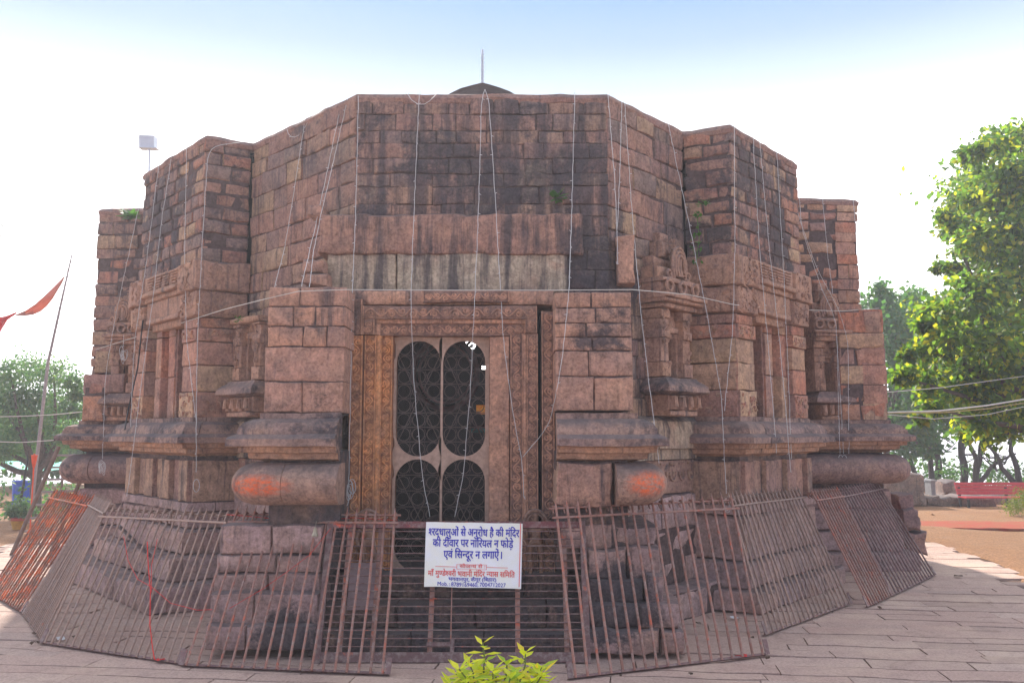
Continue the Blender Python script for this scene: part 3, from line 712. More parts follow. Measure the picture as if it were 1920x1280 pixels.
# front lining with the door opening
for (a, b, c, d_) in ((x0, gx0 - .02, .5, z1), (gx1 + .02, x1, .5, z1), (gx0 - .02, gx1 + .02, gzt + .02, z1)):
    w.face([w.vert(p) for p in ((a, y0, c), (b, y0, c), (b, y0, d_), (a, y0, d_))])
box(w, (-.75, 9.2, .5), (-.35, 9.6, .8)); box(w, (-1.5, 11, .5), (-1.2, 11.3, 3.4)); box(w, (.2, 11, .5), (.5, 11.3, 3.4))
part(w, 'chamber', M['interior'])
w = MB(); c_ = P(835, 700, 9.6)
tube(w, [c_ + V((.36 * math.cos(a), 0, .40 * math.sin(a))) for a in [R(12 * i) for i in range(30)]], .03, 6, True)
tube(w, [c_ + V((.30 * math.cos(a), .02, .33 * math.sin(a))) for a in [R(12 * i) for i in range(30)]], .015, 6, True)
M['idol'] = plain('rose_carved_wheel', (.30, .13, .12), .8); tag(w.build('carved_wheel', M['idol']), 'dark rose carved stone ring behind the upper door openings', 'carved ring')
w = MB(); c_ = P(826, 975, 8.6)
for i in range(7):
    a0, a1 = R(90 - i * 15), R(75 - i * 15)
    tube(w, [c_ + V((0, 0, .16 * math.sin(a0) - .1)), c_ + V((0, 0, .16 * math.sin(a1) - .1))], [.2 * math.cos(a0) + .001, .2 * math.cos(a1) + .001], 18, cap=False)
tag(w.build('offering_mound', M['carved']), 'rounded tan stone mound just inside the lower door opening', 'shrine stone')
M['lamp'] = plain('lit_tube', (.9, .9, .9), .5, emit=((1, .98, .95), 1.6))
w = MB(); c_ = P(881, 646, 10.2)
tube(w, [c_ + V((.055 * math.cos(a), 0, .055 * math.sin(a))) for a in [R(20 * i) for i in range(18)]], .014, 6, True)
tube(w, [c_ + V((-.04, 0, -.04)), c_ + V((.04, 0, .04))], .008, 5); tube(w, [c_ + V((0, 0, .06)), c_ + V((0, 0, .5))], .004, 4)
tag(w.build('ring_lamp', M['lamp']), 'small lit ring lamp hanging inside the dark chamber', 'lamp')
w = MB(); c_ = P(908, 689, 10.4); box(w, tuple(c_ + V((-.03, 0, -.022))), tuple(c_ + V((.03, .02, .022)))); tag(w.build('wall_lamp', M['lamp']), 'small bright rectangular lamp inside the chamber by the right jamb', 'lamp')
M['yel'] = plain('glowing_yellow_red_cloth', (.8, .55, .08), .8, scale=9, col2=(.7, .06, .05), emit=((.8, .3, .05), .05)); M['teal'] = plain('teal_cloth', (.05, .5, .42), .7, var=.3)  # the yellow and red cloth is given a faint glow of its own
w = MB(); a = P(893, 759, 10.0); b = P(912, 776, 10.0); 
obox(w, a, V((b.x - a.x, 0, 0)), V((0, .02, 0)), V((0, 0, b.z - a.z))); tag(w.build('hanging_cloth', M['yel']), 'yellow and red cloth hanging inside the chamber doorway', 'cloth')
w = MB(); a = P(884, 803, 10.0); b = P(914, 810, 10.0)
obox(w, a, V((b.x - a.x, 0, 0)), V((0, .05, 0)), V((0, 0, b.z - a.z))); tag(w.build('hanging_cloth', M['teal']), 'strip of teal cloth inside the chamber low at right', 'cloth')

# ---- bays: capitals, pilasters, niche, plinth
def frame(p0, p1):
    p0, p1 = v2(p0), v2(p1); U = (p1 - p0).normalized(); return p0, U, perp(U), (p1 - p0).length
def fb(m, F, u0, u1, out, d, z0, z1, r=.015, rough=.006, mi=0, cell=.08):
    block(m, F[0] + F[1] * u0 + F[2] * out + V((0, 0, z0)), F[1], F[2], u1 - u0, z1 - z0, d, r, rough, mi, cell)
def motifs(m, F, u0, u1, out, z0, z1, n, mi=0):       # small carved lumps on a face
    for _ in range(n):
        c = F[0] + F[1] * rnd(u0, u1) + F[2] * out + V((0, 0, rnd(z0, z1))); s = rnd(.012, .03)
        if random.random() < .5: tube(m, spiral(c, F[1], V((0, 0, 1)), s, s * .2, 1.3, 12, rnd(0, 6), random.choice((1, -1))), s * .28, 5, mi=mi)
        else: tube(m, [c, c + F[1] * rnd(-.03, .03) + V((0, 0, rnd(-.03, .03)))], [s * .5, s * .2], 5, mi=mi)
def lower_bay(path, near_right):
    """pilasters with capitals, door-like recess and lintel under the bay masonry; near corner = the one by the front"""
    a, b, c, d = path
    F = frame(b, c); L = F[3]; zc = ZC; z2, z3 = zc - .31, zc - .58
    def uu(x0, x1): return (x0, x1) if not near_right else (L - x1, L - x0)
    def put(m, x0, x1, *k, **kw):
        u0, u1 = uu(x0, x1); fb(m, F, u0, u1, *k, **kw)
    Fn = frame(a, b) if not near_right else frame(c, d)      # near side face
    Ff = frame(c, d) if not near_right else frame(a, b)      # far side face
    body = MB(); bodf = MB(); z = PL
    hs = [.26, .27, .24, .14, z3 - PL - .91]
    for k, h_ in enumerate(hs):
        rg = .014 + (.03 if k == 3 else 0)
        put(body, -.005, .36, rnd(0, .01) + (.02 if k in (0, 3) else 0), .8, z, z + h_ - .008, r=.012)
        nl = Fn[3]; fb(body, Fn, 0 if near_right else -.0, nl, rnd(0, .01) + (.02 if k in (0, 3) else 0), .25, z, z + h_ - .008, r=.012)
        put(bodf, L - .34, L + .005, rnd(0, .01) + (.02 if k in (0, 3) else 0), .3, z, z + h_ - .008, r=.012)
        fb(bodf, Ff, 0, Ff[3], rnd(0, .01), .25, z, z + h_ - .008, r=.012)
        if k in (0, 3):
            for (x0, x1, bb) in ((.02, .34, body), (L - .32, L - .02, bodf)):
                u0, u1 = uu(x0, x1); motifs(bb, F, u0, u1, .03, z + .03, z + h_ - .03, 26)
            motifs(body, Fn, .05, nl - .05, .03, z + .03, z + h_ - .03, 30)
        z += h_
    part(body, 'corner_pilaster', M['quoin']); part(bodf, 'corner_pilaster', M['quoin'])
    cap = MB(); capf = MB()
    for (q0, q1, o_) in ((z3, z2, .06), (z2, zc, .09)):
        put(cap, -o_, .38, o_ + .0, .3, q0, q1 - .008, r=.035, rough=.012); put(capf, L - .36, L + o_, o_, .3, q0, q1 - .008, r=.035, rough=.012)
        fb(cap, Fn, .02 if not near_right else -o_ * .9, Fn[3] + (o_ * .9 if not near_right else 0), o_ - .004, .25, q0, q1 - .008, r=.035, rough=.012)
        fb(capf, Ff, -o_ * .9 if not near_right else .0, Ff[3], o_ - .004, .25, q0, q1 - .008, r=.035, rough=.012)
        for (x0, x1, bb) in ((0, .34, cap), (L - .33, L, capf)):
            u0, u1 = uu(x0, x1); motifs(bb, F, u0, u1, o_ + .004, q0 + .03, q1 - .03, 36)
        motifs(cap, Fn, .05, Fn[3], o_, q0 + .03, q1 - .03, 26)
    part(cap, 'capital', M['carved']); part(capf, 'capital', M['carved'])
    lin = MB()
    put(lin, .38, L - .36, .055, .3, zc - .2, zc - .01, r=.012)
    for k in range(4):                  # fluted brackets over the lintel
        x0 = .42 + k * (L - .86) / 4
        for j in range(5): put(lin, x0 + .01 * j, x0 + .2 - .01 * j, .075, .05, zc - .05 - .03 * j, zc - .032 - .03 * j, r=.006, rough=.002)
    put(lin, .38, L - .36, .10, .3, zc - .245, zc - .2, r=.012); put(lin, .38, L - .36, .05, .3, zc - .30, zc - .247, r=.012)
    put(lin, .38, L - .36, .02, .35, z3 + .08, zc - .302, r=.012); put(lin, .42, L - .42, .05, .3, z3 + .03, z3 + .08, r=.012); put(lin, .47, L - .47, -.01, .3, z3 - .05, z3 + .03, r=.01)
    part(lin, 'bay_lintel', M['carved'])
    nic = MB()
    put(nic, .20, L - .2, -.80, .1, PL, z3 + .1, r=.01)                 # back of the recess
    for k, (q0, q1) in enumerate(((PL, PL + .45), (PL + .45, PL + .9), (PL + .9, z3 + .02))):
        put(nic, .84, 1.02, -.10 + .004 * k, .68, q0, q1 - .006, r=.014); put(nic, 1.02, 1.14, -.15, .3, q0, q1 - .006, r=.01); put(nic, 1.14, 1.30, -.06, .3, q0, q1 - .006, r=.014)
    put(nic, .362, .42, -.10, .3, PL, PL + .5, r=.012); put(nic, .3, .9, -.02, .75, z3 + .02, z3 + .10, r=.01)
    part(nic, 'niche', M['quoin'])
    lng = MB(); put(lng, .795, .836, -.115, .66, PL + .003, z3 + .015, r=.006); part(lng, 'niche_shade_lining', M['recess_shade'])  # added lining that carries the painted shade of the recess
    # plinth
    ext = [a, b, c, d]
    w = MB(); sweep(w, ext, mold, (.5, 1.0), .008, .06, split=9); part(w, 'moulding', [M['mould'], M['mould_under']])
    w = MB(); zt_, zb_ = PL - .43, ZP(940, 8.6)
    for fr, n in ((Fn, 1), (Ff, 1)):
        fb(w, fr, -.0, fr[3], .045, .2, zb_, zt_, r=.014)
    u = 0.0; alt = 0
    while u < L - .02:
        ww = min(rnd(.2, .3), L - u)
        if L - u - ww < .1: ww = L - u
        fb(w, F, u, u + ww - .006, .05 if alt % 2 == 0 else -.0, .2, zb_, zt_, r=.014); u += ww; alt += 1
    part(w, 'dado_block', M['dado'])
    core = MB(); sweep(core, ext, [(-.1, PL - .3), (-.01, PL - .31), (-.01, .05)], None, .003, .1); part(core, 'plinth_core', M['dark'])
    w = MB(); sweep(w, ext, [(.0, zb_), (.05, zb_ - .01), (.06, zb_ - .09), (.02, zb_ - .10), (0, zb_ - .1)], (.5, 1), .006, .08)
    for (q0, q1, o_) in ((.46, .70, .10), (.70, zb_ - .1, .03), (.24, .46, .28), (.0, .24, .52)) if near_right else ((.44, zb_ - .1, .04), (.2, .44, .12), (.0, .2, .26)):
        sweep(w, ext, [(-.05, q1 - .004), (o_ - .02, q1 - .006), (o_, q1 - .03), (o_ + .005, q0 + .02), (o_ - .01, q0 + .004), (-.05, q0 + .003)], (.35, .7), .022, .07)
    part(w, 'base_course', M['base'])
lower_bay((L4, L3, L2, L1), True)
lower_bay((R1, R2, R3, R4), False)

# recess plinths (rounded dripstone + frieze + base)
def recess_plinth(a, b):
    w = MB(); F = frame(a, b)
    sweep(w, [a, b], [(-.02, PL), (.05, PL - .01), (.10, PL - .05), (.12, PL - .15), (.12, PL - .30), (.07, PL - .31), (.07, PL - .40), (-.02, PL - .41)], (.4, .7), .012, .06)
    part(w, 'dripstone', M['pale'])
    w = MB(); fb(w, F, 0, F[3], .05, .2, PL - .72, PL - .41, r=.012)
    n = int(F[3] / .16)
    for k in range(n):                  # garlands
        c = F[0] + F[1] * (.08 + k * F[3] / n) + F[2] * .055 + V((0, 0, PL - .52))
        tube(w, [c + F[1] * .055 * math.cos(t) + V((0, 0, .08 * math.sin(t))) for t in [R(-180 + 18 * i) for i in range(11)]], .014, 6)
        tube(w, [c + V((0, 0, .0)), c + V((0, 0, -.04))], [.012, .02], 6)
        fb(w, F, .03 + k * F[3] / n, .12 + k * F[3] / n, .065, .03, PL - .455, PL - .435, r=.004, rough=.002)
    part(w, 'garland_frieze', M['dado'])
    w = MB(); wall_run(w, a, b, [(0, .26)], (.4, .7), .3, .03, .02, .014, out=.34); wall_run(w, a, b, [(.26, .5), (.5, .76), (.76, PL - .72)], (.3, .6), .3, .03, .015, .012, out=.08)
    part(w, 'base_course', MW('base'))
recess_plinth(L1, L0); recess_plinth(R0, R1); recess_plinth(R4, RB0); recess_plinth(LB0, L4)

# ---- little shrines in the recesses
def aedicule(F, u, s, gable, key='carved', z=PL):
    """base on brackets, moulding, two pillars with a window between, tiered eaves, arched gable; s scales the width"""
    Fq = (F[0] + F[1] * u, F[1], F[2], 0); w = MB(); hw = .29 * s
    def f(u0, u1, out, z0, z1, r=.012, d=.5): fb(w, Fq, u0, u1, out, d, z0, z1, r, .006, cell=.05)
    f(-hw * .85, hw * .85, .26, z, z + .05); f(-hw * .9, hw * .9, .24, z + .05, z + .19)
    for k in range(4):                  # squat bracket figures
        x = -hw * .72 + k * hw * .48
        f(x - .03, x + .03, .28, z + .055, z + .185, .02); tube(w, [Fq[0] + F[1] * x + F[2] * .285 + V((0, 0, z + .08)), Fq[0] + F[1] * x + F[2] * .285 + V((0, 0, z + .17))], [.03, .02], 7)
    base = part(w, 'shrine_niche', M[key])
    w = MB(); 
    pth = [Fq[0] - F[1] * hw - F[2] * .1, Fq[0] - F[1] * hw + F[2] * .25, Fq[0] + F[1] * hw + F[2] * .25, Fq[0] + F[1] * hw - F[2] * .1]
    sweep(w, pth, [(-.2, z + .36), (-.02, z + .35), (-.01, z + .33), (.03, z + .30), (.06, z + .27), (.07, z + .22), (.02, z + .2), (-.1, z + .19)], None, .006, .04)
    w.build('shrine_moulding', M['mould'], base)
    w = MB(); zb = z + .36
    for sg in (-1, 1):
        x = sg * hw * .68
        f(x - .075, x + .075, .2, zb, zb + .13, .014); f(x - .065, x + .065, .18, zb + .13, zb + .36, .014); f(x - .075, x + .075, .2, zb + .36, zb + .44, .014); f(x - .065, x + .065, .18, zb + .44, zb + .54, .012); f(x - .08, x + .08, .2, zb + .54, zb + (.63 if gable else .565), .02)
        motifs(w, Fq, x - .05, x + .05, .2, zb + .02, zb + .6, 20)
    f(-hw * .5, -hw * .34, .12, zb, zb + .42, .01); f(hw * .34, hw * .5, .12, zb, zb + .42, .01); f(-hw * .5, hw * .5, .13, zb + .42, zb + .48, .01); f(-hw * .4, hw * .4, .09, zb + .37, zb + .42, .008)
    f(-hw * .5, hw * .5, .10, zb + .48, zb + .63, .012); f(-hw * .6, hw * .6, -.02, zb, zb + .6, .01, .1)
    w.build('shrine_pillar', M[key], base)
    w = MB(); ze = zb + .63
    if not gable: f(-hw * 1.0, hw * 1.0, .23, ze - .06, ze + .0, .014)
    for (q0, q1, o_, k) in () if not gable else ((0, .05, .24, 1.05), (.05, .09, .29, 1.2), (.09, .13, .32, 1.28), (.13, .24, .22, 1.1)):
        f(-hw * k, hw * k, o_, ze + q0, ze + q1, .014)
    for x in (-hw * .8, 0, hw * .8) if gable else ():
        tube(w, spiral(Fq[0] + F[1] * x + F[2] * .26 + V((0, 0, ze + .2)), F[1], V((0, 0, 1)), .06, .045, 1, 14), .018, 6); 
    if gable:
        f(-hw * 1.15, hw * 1.15, .26, ze + .24, ze + .285, .014)
        f(-hw * 1.05, hw * 1.05, .18, ze + .285, ze + .40, .03); f(-hw * .9, hw * .9, .12, ze + .40, ze + .50, .03)
        f(-hw * .5, hw * .5, .14, ze + .50, ze + .66, .03); f(-hw * .3, hw * .3, .08, ze + .66, ze + .76, .03)
        c = Fq[0] + F[1] * .0 + F[2] * .22 + V((0, 0, ze + .43))
        for rr3 in (.135, .105, .075): tube(w, [c + F[1] * rr3 * math.cos(t) * .9 + V((0, 0, rr3 * 1.35 * math.sin(t) - .02)) + F[2] * (.05 - rr3 * .3) for t in [R(-40 + 13 * i) for i in range(21)]], .017, 6)
        tube(w, [c + V((0, 0, -.12)), c + V((0, 0, -.02)), c + V((0, 0, .05))], [.05, .035, .04], 8)
        for sg in (-1, 1): tube(w, spiral(c + F[1] * sg * .16 + V((0, 0, -.1)), F[1], V((0, 0, 1)), .05, .02, 1.2, 14, 0, sg), .016, 6)
        motifs(w, Fq, -hw * .4, hw * .4, .16, ze + .5, ze + .7, 22)
    w.build('shrine_roof', M[key], base)
Fr = frame(R0, R1); aedicule(Fr, .80, .98, True)
Ffr = frame((XP(1500, 10.85), 10.80), (XP(1580, 10.9), 10.92)); aedicule(Ffr, .30, .70, True)
Fl = frame(L1, L0); aedicule(Fl, .36, .98, False)
Ffl = frame((XP(205, 11.3), 11.36), (XP(270, 11.2), 11.25)); aedicule(Ffl, .29, .66, True)

# ---- plinths of the far side blocks
def far_plinth(px_edge, Y, sgn, px_in):
    xe, xi = XP(px_edge, Y), XP(px_in, Y)
    pth = [(xi, Y), (xe, Y), (xe, Y + 2.2)] if sgn > 0 else [(xe, Y + 2.2), (xe, Y), (xi, Y)]
    w = MB(); sweep(w, pth, mold, (.6, 1.1), .008, .08, split=9); part(w, 'moulding', [M['mould'], M['mould_under']])
    c0, c1 = ZP(908, Y - .25), ZP(852, Y - .25); zm_, hr_ = (c0 + c1) / 2, (c1 - c0) / 2
    prof = [(-.05, zm_ + hr_)] + [(.05 + .22 * math.cos(a), zm_ + hr_ * math.sin(a)) for a in [R(90 - 15 * i) for i in range(13)]] + [(-.05, zm_ - hr_)]
    if sgn > 0: pc = [(xi, Y)] + arc((xe - .1, Y + .1), .1, 1.5 * math.pi, 2 * math.pi) + [(xe, Y + 2.2)]
    else: pc = [(xe, Y + 2.2)] + arc((xe + .1, Y + .1), .1, math.pi, 1.5 * math.pi) + [(xi, Y)]
    w = MB(); sweep(w, pc, prof, (.9, 1.2), .006, .07); part(w, 'cushion', M['cush_f'])
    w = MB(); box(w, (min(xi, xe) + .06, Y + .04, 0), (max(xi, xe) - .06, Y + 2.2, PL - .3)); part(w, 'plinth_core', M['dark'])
    w = MB()
    for (q0, q1, o_) in ((.72, c0 - .06, .0), (.46, .72, .05), (.22, .46, .1), (0, .22, .22)):
        sweep(w, pth, [(-.05, q1 - .004), (o_ - .02, q1 - .006), (o_, q1 - .03), (o_ + .005, q0 + .02), (o_ - .01, q0 + .004), (-.05, q0 + .003)], (.4, .8), .016, .08)
    part(w, 'base_course', M['base'])
far_plinth(1662, YR, 1, 1480); far_plinth(155, YL, -1, 285)
w = MB()
Yv = 11.0
for (a, b, c, d_, dy) in ((1678, 1706, 926, 952, 0), (1684, 1718, 955, 996, -.05), (1690, 1728, 998, 1040, -.02)):
    x0, x1 = XP(a, Yv + dy), XP(b, Yv + dy); block(w, V((x0, Yv + dy, max(.0, ZP(d_, Yv + dy)))), UX, NY, x1 - x0, ZP(c, Yv + dy) - max(0, ZP(d_, Yv + dy)), .4, .06, .03, cell=.04)
o = part(w, 'corner_stone', M['verm'], 'loose corner stones daubed with vermilion')

# ------------------------------------------------------------------ railing panels
def panel(label, bl, br, tl, tr, n, mat, L=1.14, hooks=True):
    B0, B1 = G(*bl, .02), G(*br, .02); T0, T1 = reach(*tl, B0, L), reach(*tr, B1, L)
    ctr = (B0 + B1) / 2; t = thing('railing_panel', label, 'railing', ctr, 'iron railing panels leaning around the temple')
    U = (B1 - B0).normalized(); up = ((T0 + T1) / 2 - ctr).normalized(); nn = U.cross(up).normalized()
    if nn.y > 0: nn = -nn
    w = MB(); obox(w, B0 - nn * .012, B1 - B0, up * .016, nn * .008); obox(w, B0 - nn * .012, B1 - B0, -nn * .03, up * .006); w.build('bottom_rail', M['rust_dark'], t)
    w = MB(); obox(w, T0 + nn * .012, T1 - T0, -up * .016, nn * .008); w.build('top_rail', mat, t)
    w = MB(); d = up * .075; obox(w, T0 + d - nn * .02, T1 - T0, up * .012, -nn * .012); w.build('spike_rail', mat, t)
    for k in range(n):
        f = (k + .5) / n; a, b = B0.lerp(B1, f), T0.lerp(T1, f); dirv = (b - a).normalized(); w = MB()
        jx = U * random.gauss(0, .006)
        tube(w, [a, a.lerp(b, .5) + jx + nn * rnd(-.004, .004), b, b + dirv * .085, b + dirv * rnd(.13, .15)], [.0098, .0098, .0098, .009, .0015], 6)
        if hooks:
            e = b + dirv * .06
            tube(w, [e, e + dirv * .035 - nn * .02, e + dirv * .045 - nn * .045, e + dirv * .02 - nn * .06, e - dirv * .01 - nn * .05], [.010, .010, .009, .008, .006], 5)
        w.build('bar', mat, t)
    for (p, s) in ((B0, 1), (B1, -1)):
        w = MB(); obox(w, p - U * .015 * s, U * .04 * s, up * .11, nn * .006); w.build('bracket', M['rust_dark'], t)
    return t, (B0, B1, T0, T1)
panel('rusty railing panel daubed bright orange at far left', (-22, 1110), (40, 1147), (92, 932), (166, 948), 17, M['rust_orange'])
panel('narrow dusty grey railing panel beside the orange daubed one', (42, 1150), (77, 1202), (168, 946), (198, 962), 18, M['rust_grey'])
pc_, C_ = panel('wide brown railing panel on the left with red thread tied across', (77, 1204), (336, 1243), (187, 968), (427, 980), 19, M['rust_grey'])
pd_, D_ = panel('rusty railing panel in front of the left pilaster base', (338, 1246), (728, 1263), (429, 978), (748, 980), 18, M['rust'])
pe_, E_ = panel('rusty railing panel in front of the right pilaster base', (1068, 1271), (1440, 1226), (1034, 970), (1384, 952), 18, M['rust'])
panel('brown railing panel standing apart on the right paving', (1436, 1189), (1597, 1131), (1368, 948), (1507, 932), 20, M['rust_grey'])
panel('narrow railing panel with red paint on its top left bars', (1627, 1137), (1674, 1116), (1528, 938), (1580, 930), 11, M['rust'])
panel('dark railing panel at the far right by the corner stones', (1672, 1117), (1755, 1077), (1576, 932), (1654, 916), 16, M['rust_dark'])

# central gate grille, leaning back a little
gB0, gB1 = V((XP(588, 6.33, 1200), 6.33, .0)), V((XP(1108, 6.33, 1200), 6.33, .0)); gT = P(900, 976, 6.72)
gUp = V((0, .39, gT.z)); gU = V((1, 0, 0)); gW = gB1.x - gB0.x; gN = V((0, -gUp.z, gUp.y)).normalized(); gu = gUp.normalized(); gH = gUp.length
gate = thing('gate_grille', 'low iron gate of thin horizontal rods closing the doorway steps', 'gate', (gB0 + gB1) / 2)
def gpt(x, h, o=0.0): return V((x, gB0.y, 0)) + gu * h + gN * o
for x in (gB0.x, gB1.x - .045):
    w = MB(); obox(w, gpt(x, 0), gU * .045, gu * gH, -gN * .03); w.build('post', M['rust_dark'], gate)
w = MB(); obox(w, gpt(gB0.x + .047, gH - .055, .004), gU * (gW - .094), gu * .05, -gN * .03); w.build('top_rail', M['gate_red'], gate)
w = MB(); obox(w, gpt(gB0.x + .047, .01, .002), gU * (gW - .094), gu * .07, -gN * .03); w.build('bottom_rail', M['rust_dark'], gate)
for k in range(16):
    h_ = .12 + k * (gH - .2) / 15; w = MB(); tube(w, [gpt(gB0.x + .02, h_, -.01), gpt(gB1.x - .02, h_ + rnd(-.004, .004), -.01)], .0048, 6); w.build('rod', M['rust_dark'], gate)
for px in (640, 700, 805, 966, 1056):
    x = XP(px, 6.5, 1100); w = MB(); obox(w, gpt(x, .08, -.018), gU * .036, gu * (gH - .13), -gN * .006); w.build('strap', M['rust'], gate)
w = MB(); tube(w, [gpt(XP(846, 6.4, 1150), .08, .0), gpt(XP(846, 6.5, 1000), gH - .05, .0)], .005, 5); w.build('rod', M['rust'], gate)
w = MB(); x = XP(800, 6.38, 1215); obox(w, gpt(x, .12, .008), gU * .2, gu * .028, -gN * .012); obox(w, gpt(x + .17, .0, .008), gU * .03, gu * .17, -gN * .012); w.build('latch', M['rust_dark'], gate)
w = MB(); obox(w, gpt(XP(655, 6.6, 1105), .38, -.03), gU * .21, gu * .35, -gN * .004); w.build('sheet_patch', plain('faded_purple_sheet', (.22, .15, .15), .7), gate)

# notice banner with its writing
M['banner'] = plain('white_flex_banner', (.80, .79, .82), .5, var=.04, scale=5, col2=(.80, .77, .64))
M['ink'] = plain('blue_print', (.035, .03, .42), .5, var=.05); M['redink'] = plain('red_print', (.75, .11, .10), .5, var=.05); M['pink'] = plain('pale_peach_print', (.85, .66, .58), .5, var=.05)
def onplane(px, py, o):
    r_ = ray(px, py); o0 = gpt(0, 0, o); c_ = V((0, 0, EZ)); return c_ + r_ * ((o0 - c_).dot(gN) / r_.dot(gN))
q00, q10, q11, q01 = onplane(799, 978, .03), onplane(980, 981, .03), onplane(977, 1103, .045), onplane(795, 1099, .045)
def bil(u, v): return q00.lerp(q10, u).lerp(q01.lerp(q11, u), v)
BW, BH = (q10 - q00).length, (q01 - q00).length
w = MB(); gridv = []
for j in range(13):
    gridv.append([w.vert(bil(i / 18, j / 12) + gN * (.004 * math.sin(i * .9 + j * .4) + (.008 * (j / 12) ** 3 * math.sin(i * .6)))) for i in range(19)])
for j in range(12):
    for i in range(18): w.face((gridv[j][i], gridv[j][i + 1], gridv[j + 1][i + 1], gridv[j + 1][i]))
bk_ = [[w.vert(V(w.v[k]) - gN * .003) for k in rw] for rw in gridv]
for j in range(12):
    for i in range(18): w.face((bk_[j][i + 1], bk_[j][i], bk_[j + 1][i], bk_[j + 1][i + 1]))
ban = w.build('notice_banner', M['banner']); tag(ban, 'white notice banner with blue and red Hindi lettering tied to the gate', 'notice')
def glyphs(s, bold=.0):
    c = bpy.data.curves.new('t', 'FONT'); c.body = s; c.size = 1; c.fill_mode = 'FRONT'; c.offset = bold; c.resolution_u = 3
    o = bpy.data.objects.new('t', c); C.objects.link(o); dg = bpy.context.evaluated_depsgraph_get(); dg.update()
    me = bpy.data.meshes.new_from_object(o.evaluated_get(dg)); bpy.data.objects.remove(o); bpy.data.curves.remove(c)
    vv = [v.co.copy() for v in me.vertices]; ff = [tuple(p.vertices) for p in me.polygons]; bpy.data.meshes.remove(me); return vv, ff
def clipx(poly, cut):
    out = []
    for i in range(len(poly)):
        p, q = poly[i], poly[(i + 1) % len(poly)]
        if p[0] <= cut: out.append(p)
        if (p[0] <= cut) != (q[0] <= cut):
            t = (cut - p[0]) / (q[0] - p[0]); out.append((cut, p[1] + t * (q[1] - p[1])))
    return out
def textline(words, u0, u1, v, hgt, mat, bold):
    """words: lists of pieces; a piece ending in ~ is a half letter (its right stem cut off)"""
    m = MB(); x = 0; polys = []
    for wd in words:
        for pc in wd:
            half = pc.endswith('~'); vv, ff = glyphs(pc.rstrip('~'))
            if not vv: continue
            xs0 = min(p.x for p in vv); xs1 = max(p.x for p in vv); cut = xs0 + (xs1 - xs0) * .66
            for f in ff:
                pl_ = [(vv[k].x, vv[k].y) for k in f]
                if half: pl_ = clipx(pl_, cut)
                if len(pl_) > 2: polys.append([(p[0] - xs0 + x, p[1]) for p in pl_])
            if half: xs1 = cut
            x += xs1 - xs0 - .012
        x += .28
    tot = x - .28
    for li, (dx, dy) in enumerate(((0, 0), (bold, 0), (bold * .5, bold * .6))):      # thickened strokes
        for pl_ in polys:
            ids = []
            for (a, b) in pl_:
                u_ = u0 + (u1 - u0) * (a + dx) / tot; v_ = v - (b + dy) * hgt / BH; i_, j_ = u_ * 18, v_ * 12
                bz = .004 * math.sin(i_ * .9 + j_ * .4) + (.008 * (max(0, v_)) ** 3 * math.sin(i_ * .6))
                ids.append(m.vert(bil(u_, v_) + gN * (bz + .003 + li * .0003)))
            m.face(ids)
    return m.build('lettering', mat, ban, 0)
textline([['श~', 'रद्धालुओं'], ['से'], ['अनुरोध'], ['है'], ['की'], ['मंिदर']], .03, .965, .215, .085, M['ink'], .045)
textline([['की'], ['दीवार'], ['पर'], ['नािरयल'], ['न'], ['फोडे़']], .075, .905, .385, .085, M['ink'], .045)
textline([['एवं'], ['िस', 'न~', 'दूर'], ['न'], ['लगाऐं'], ['।']], .19, .79, .56, .085, M['ink'], .045)
textline([['सौज', 'न~', 'य'], ['से'], [':']], .36, .62, .705, .036, M['redink'], .03)
textline([['माँ'], ['मु', 'ण~', 'डे', 'श~', 'वरी'], ['भवानी'], ['मंिदर'], ['न~', 'यास'], ['सिमित']], .035, .93, .835, .058, M['redink'], .04)
textline([['भगवानपुर,'], ['कैमूर'], ['(िबहार)']], .25, .74, .905, .038, M['ink'], .03)
textline([['Mob.'], [':'], ['8789169460,'], ['7004712027']], .14, .84, .985, .042, M['ink'], .014)
w = MB()
for (a, b) in ((.11, .33), (.64, .86)): w.face([w.vert(bil(u_, v_) + gN * .0075) for u_, v_ in ((a, .690), (b, .693), (b, .700), (a, .697))])
for (a, b, c, d_) in ((.975, .983, .0, .98), (.33, .64, .655, .66), (.33, .64, .728, .733), (.33, .335, .655, .733), (.635, .64, .655, .733)):
    w.face([w.vert(bil(u_, v_) + gN * .0078) for u_, v_ in ((a, c), (b, c), (b, d_), (a, d_))])
w.build('ruled_line', M['redink'], ban, 0)
w = MB(); tube(w, [onplane(800, 980, .02), onplane(797, 973, .02)], .003, 4); tube(w, [onplane(978, 982, .02), onplane(980, 975, .02)], .003, 4); w.build('tie', M['cable'], ban)

# small bell on the left front panel
M['brass'] = plain('dull_brass', (.42, .36, .26), .4, .6)
w = MB(); b = P(591, 996, 6.42); prof = [(.001, .03), (.008, .028), (.013, .015), (.016, -.005), (.026, -.03), (.024, -.034)]
for (r0, z0), (r1, z1) in zip(prof, prof[1:]): tube(w, [b + V((0, 0, z0)), b + V((0, 0, z1))], [r0, r1], 12, cap=False)
tube(w, [b + V((0, 0, .03)), b + V((0, .03, .07))], .002, 4); tag(w.build('hand_bell', M['brass']), 'small dull bell hanging from the left front railing', 'bell')
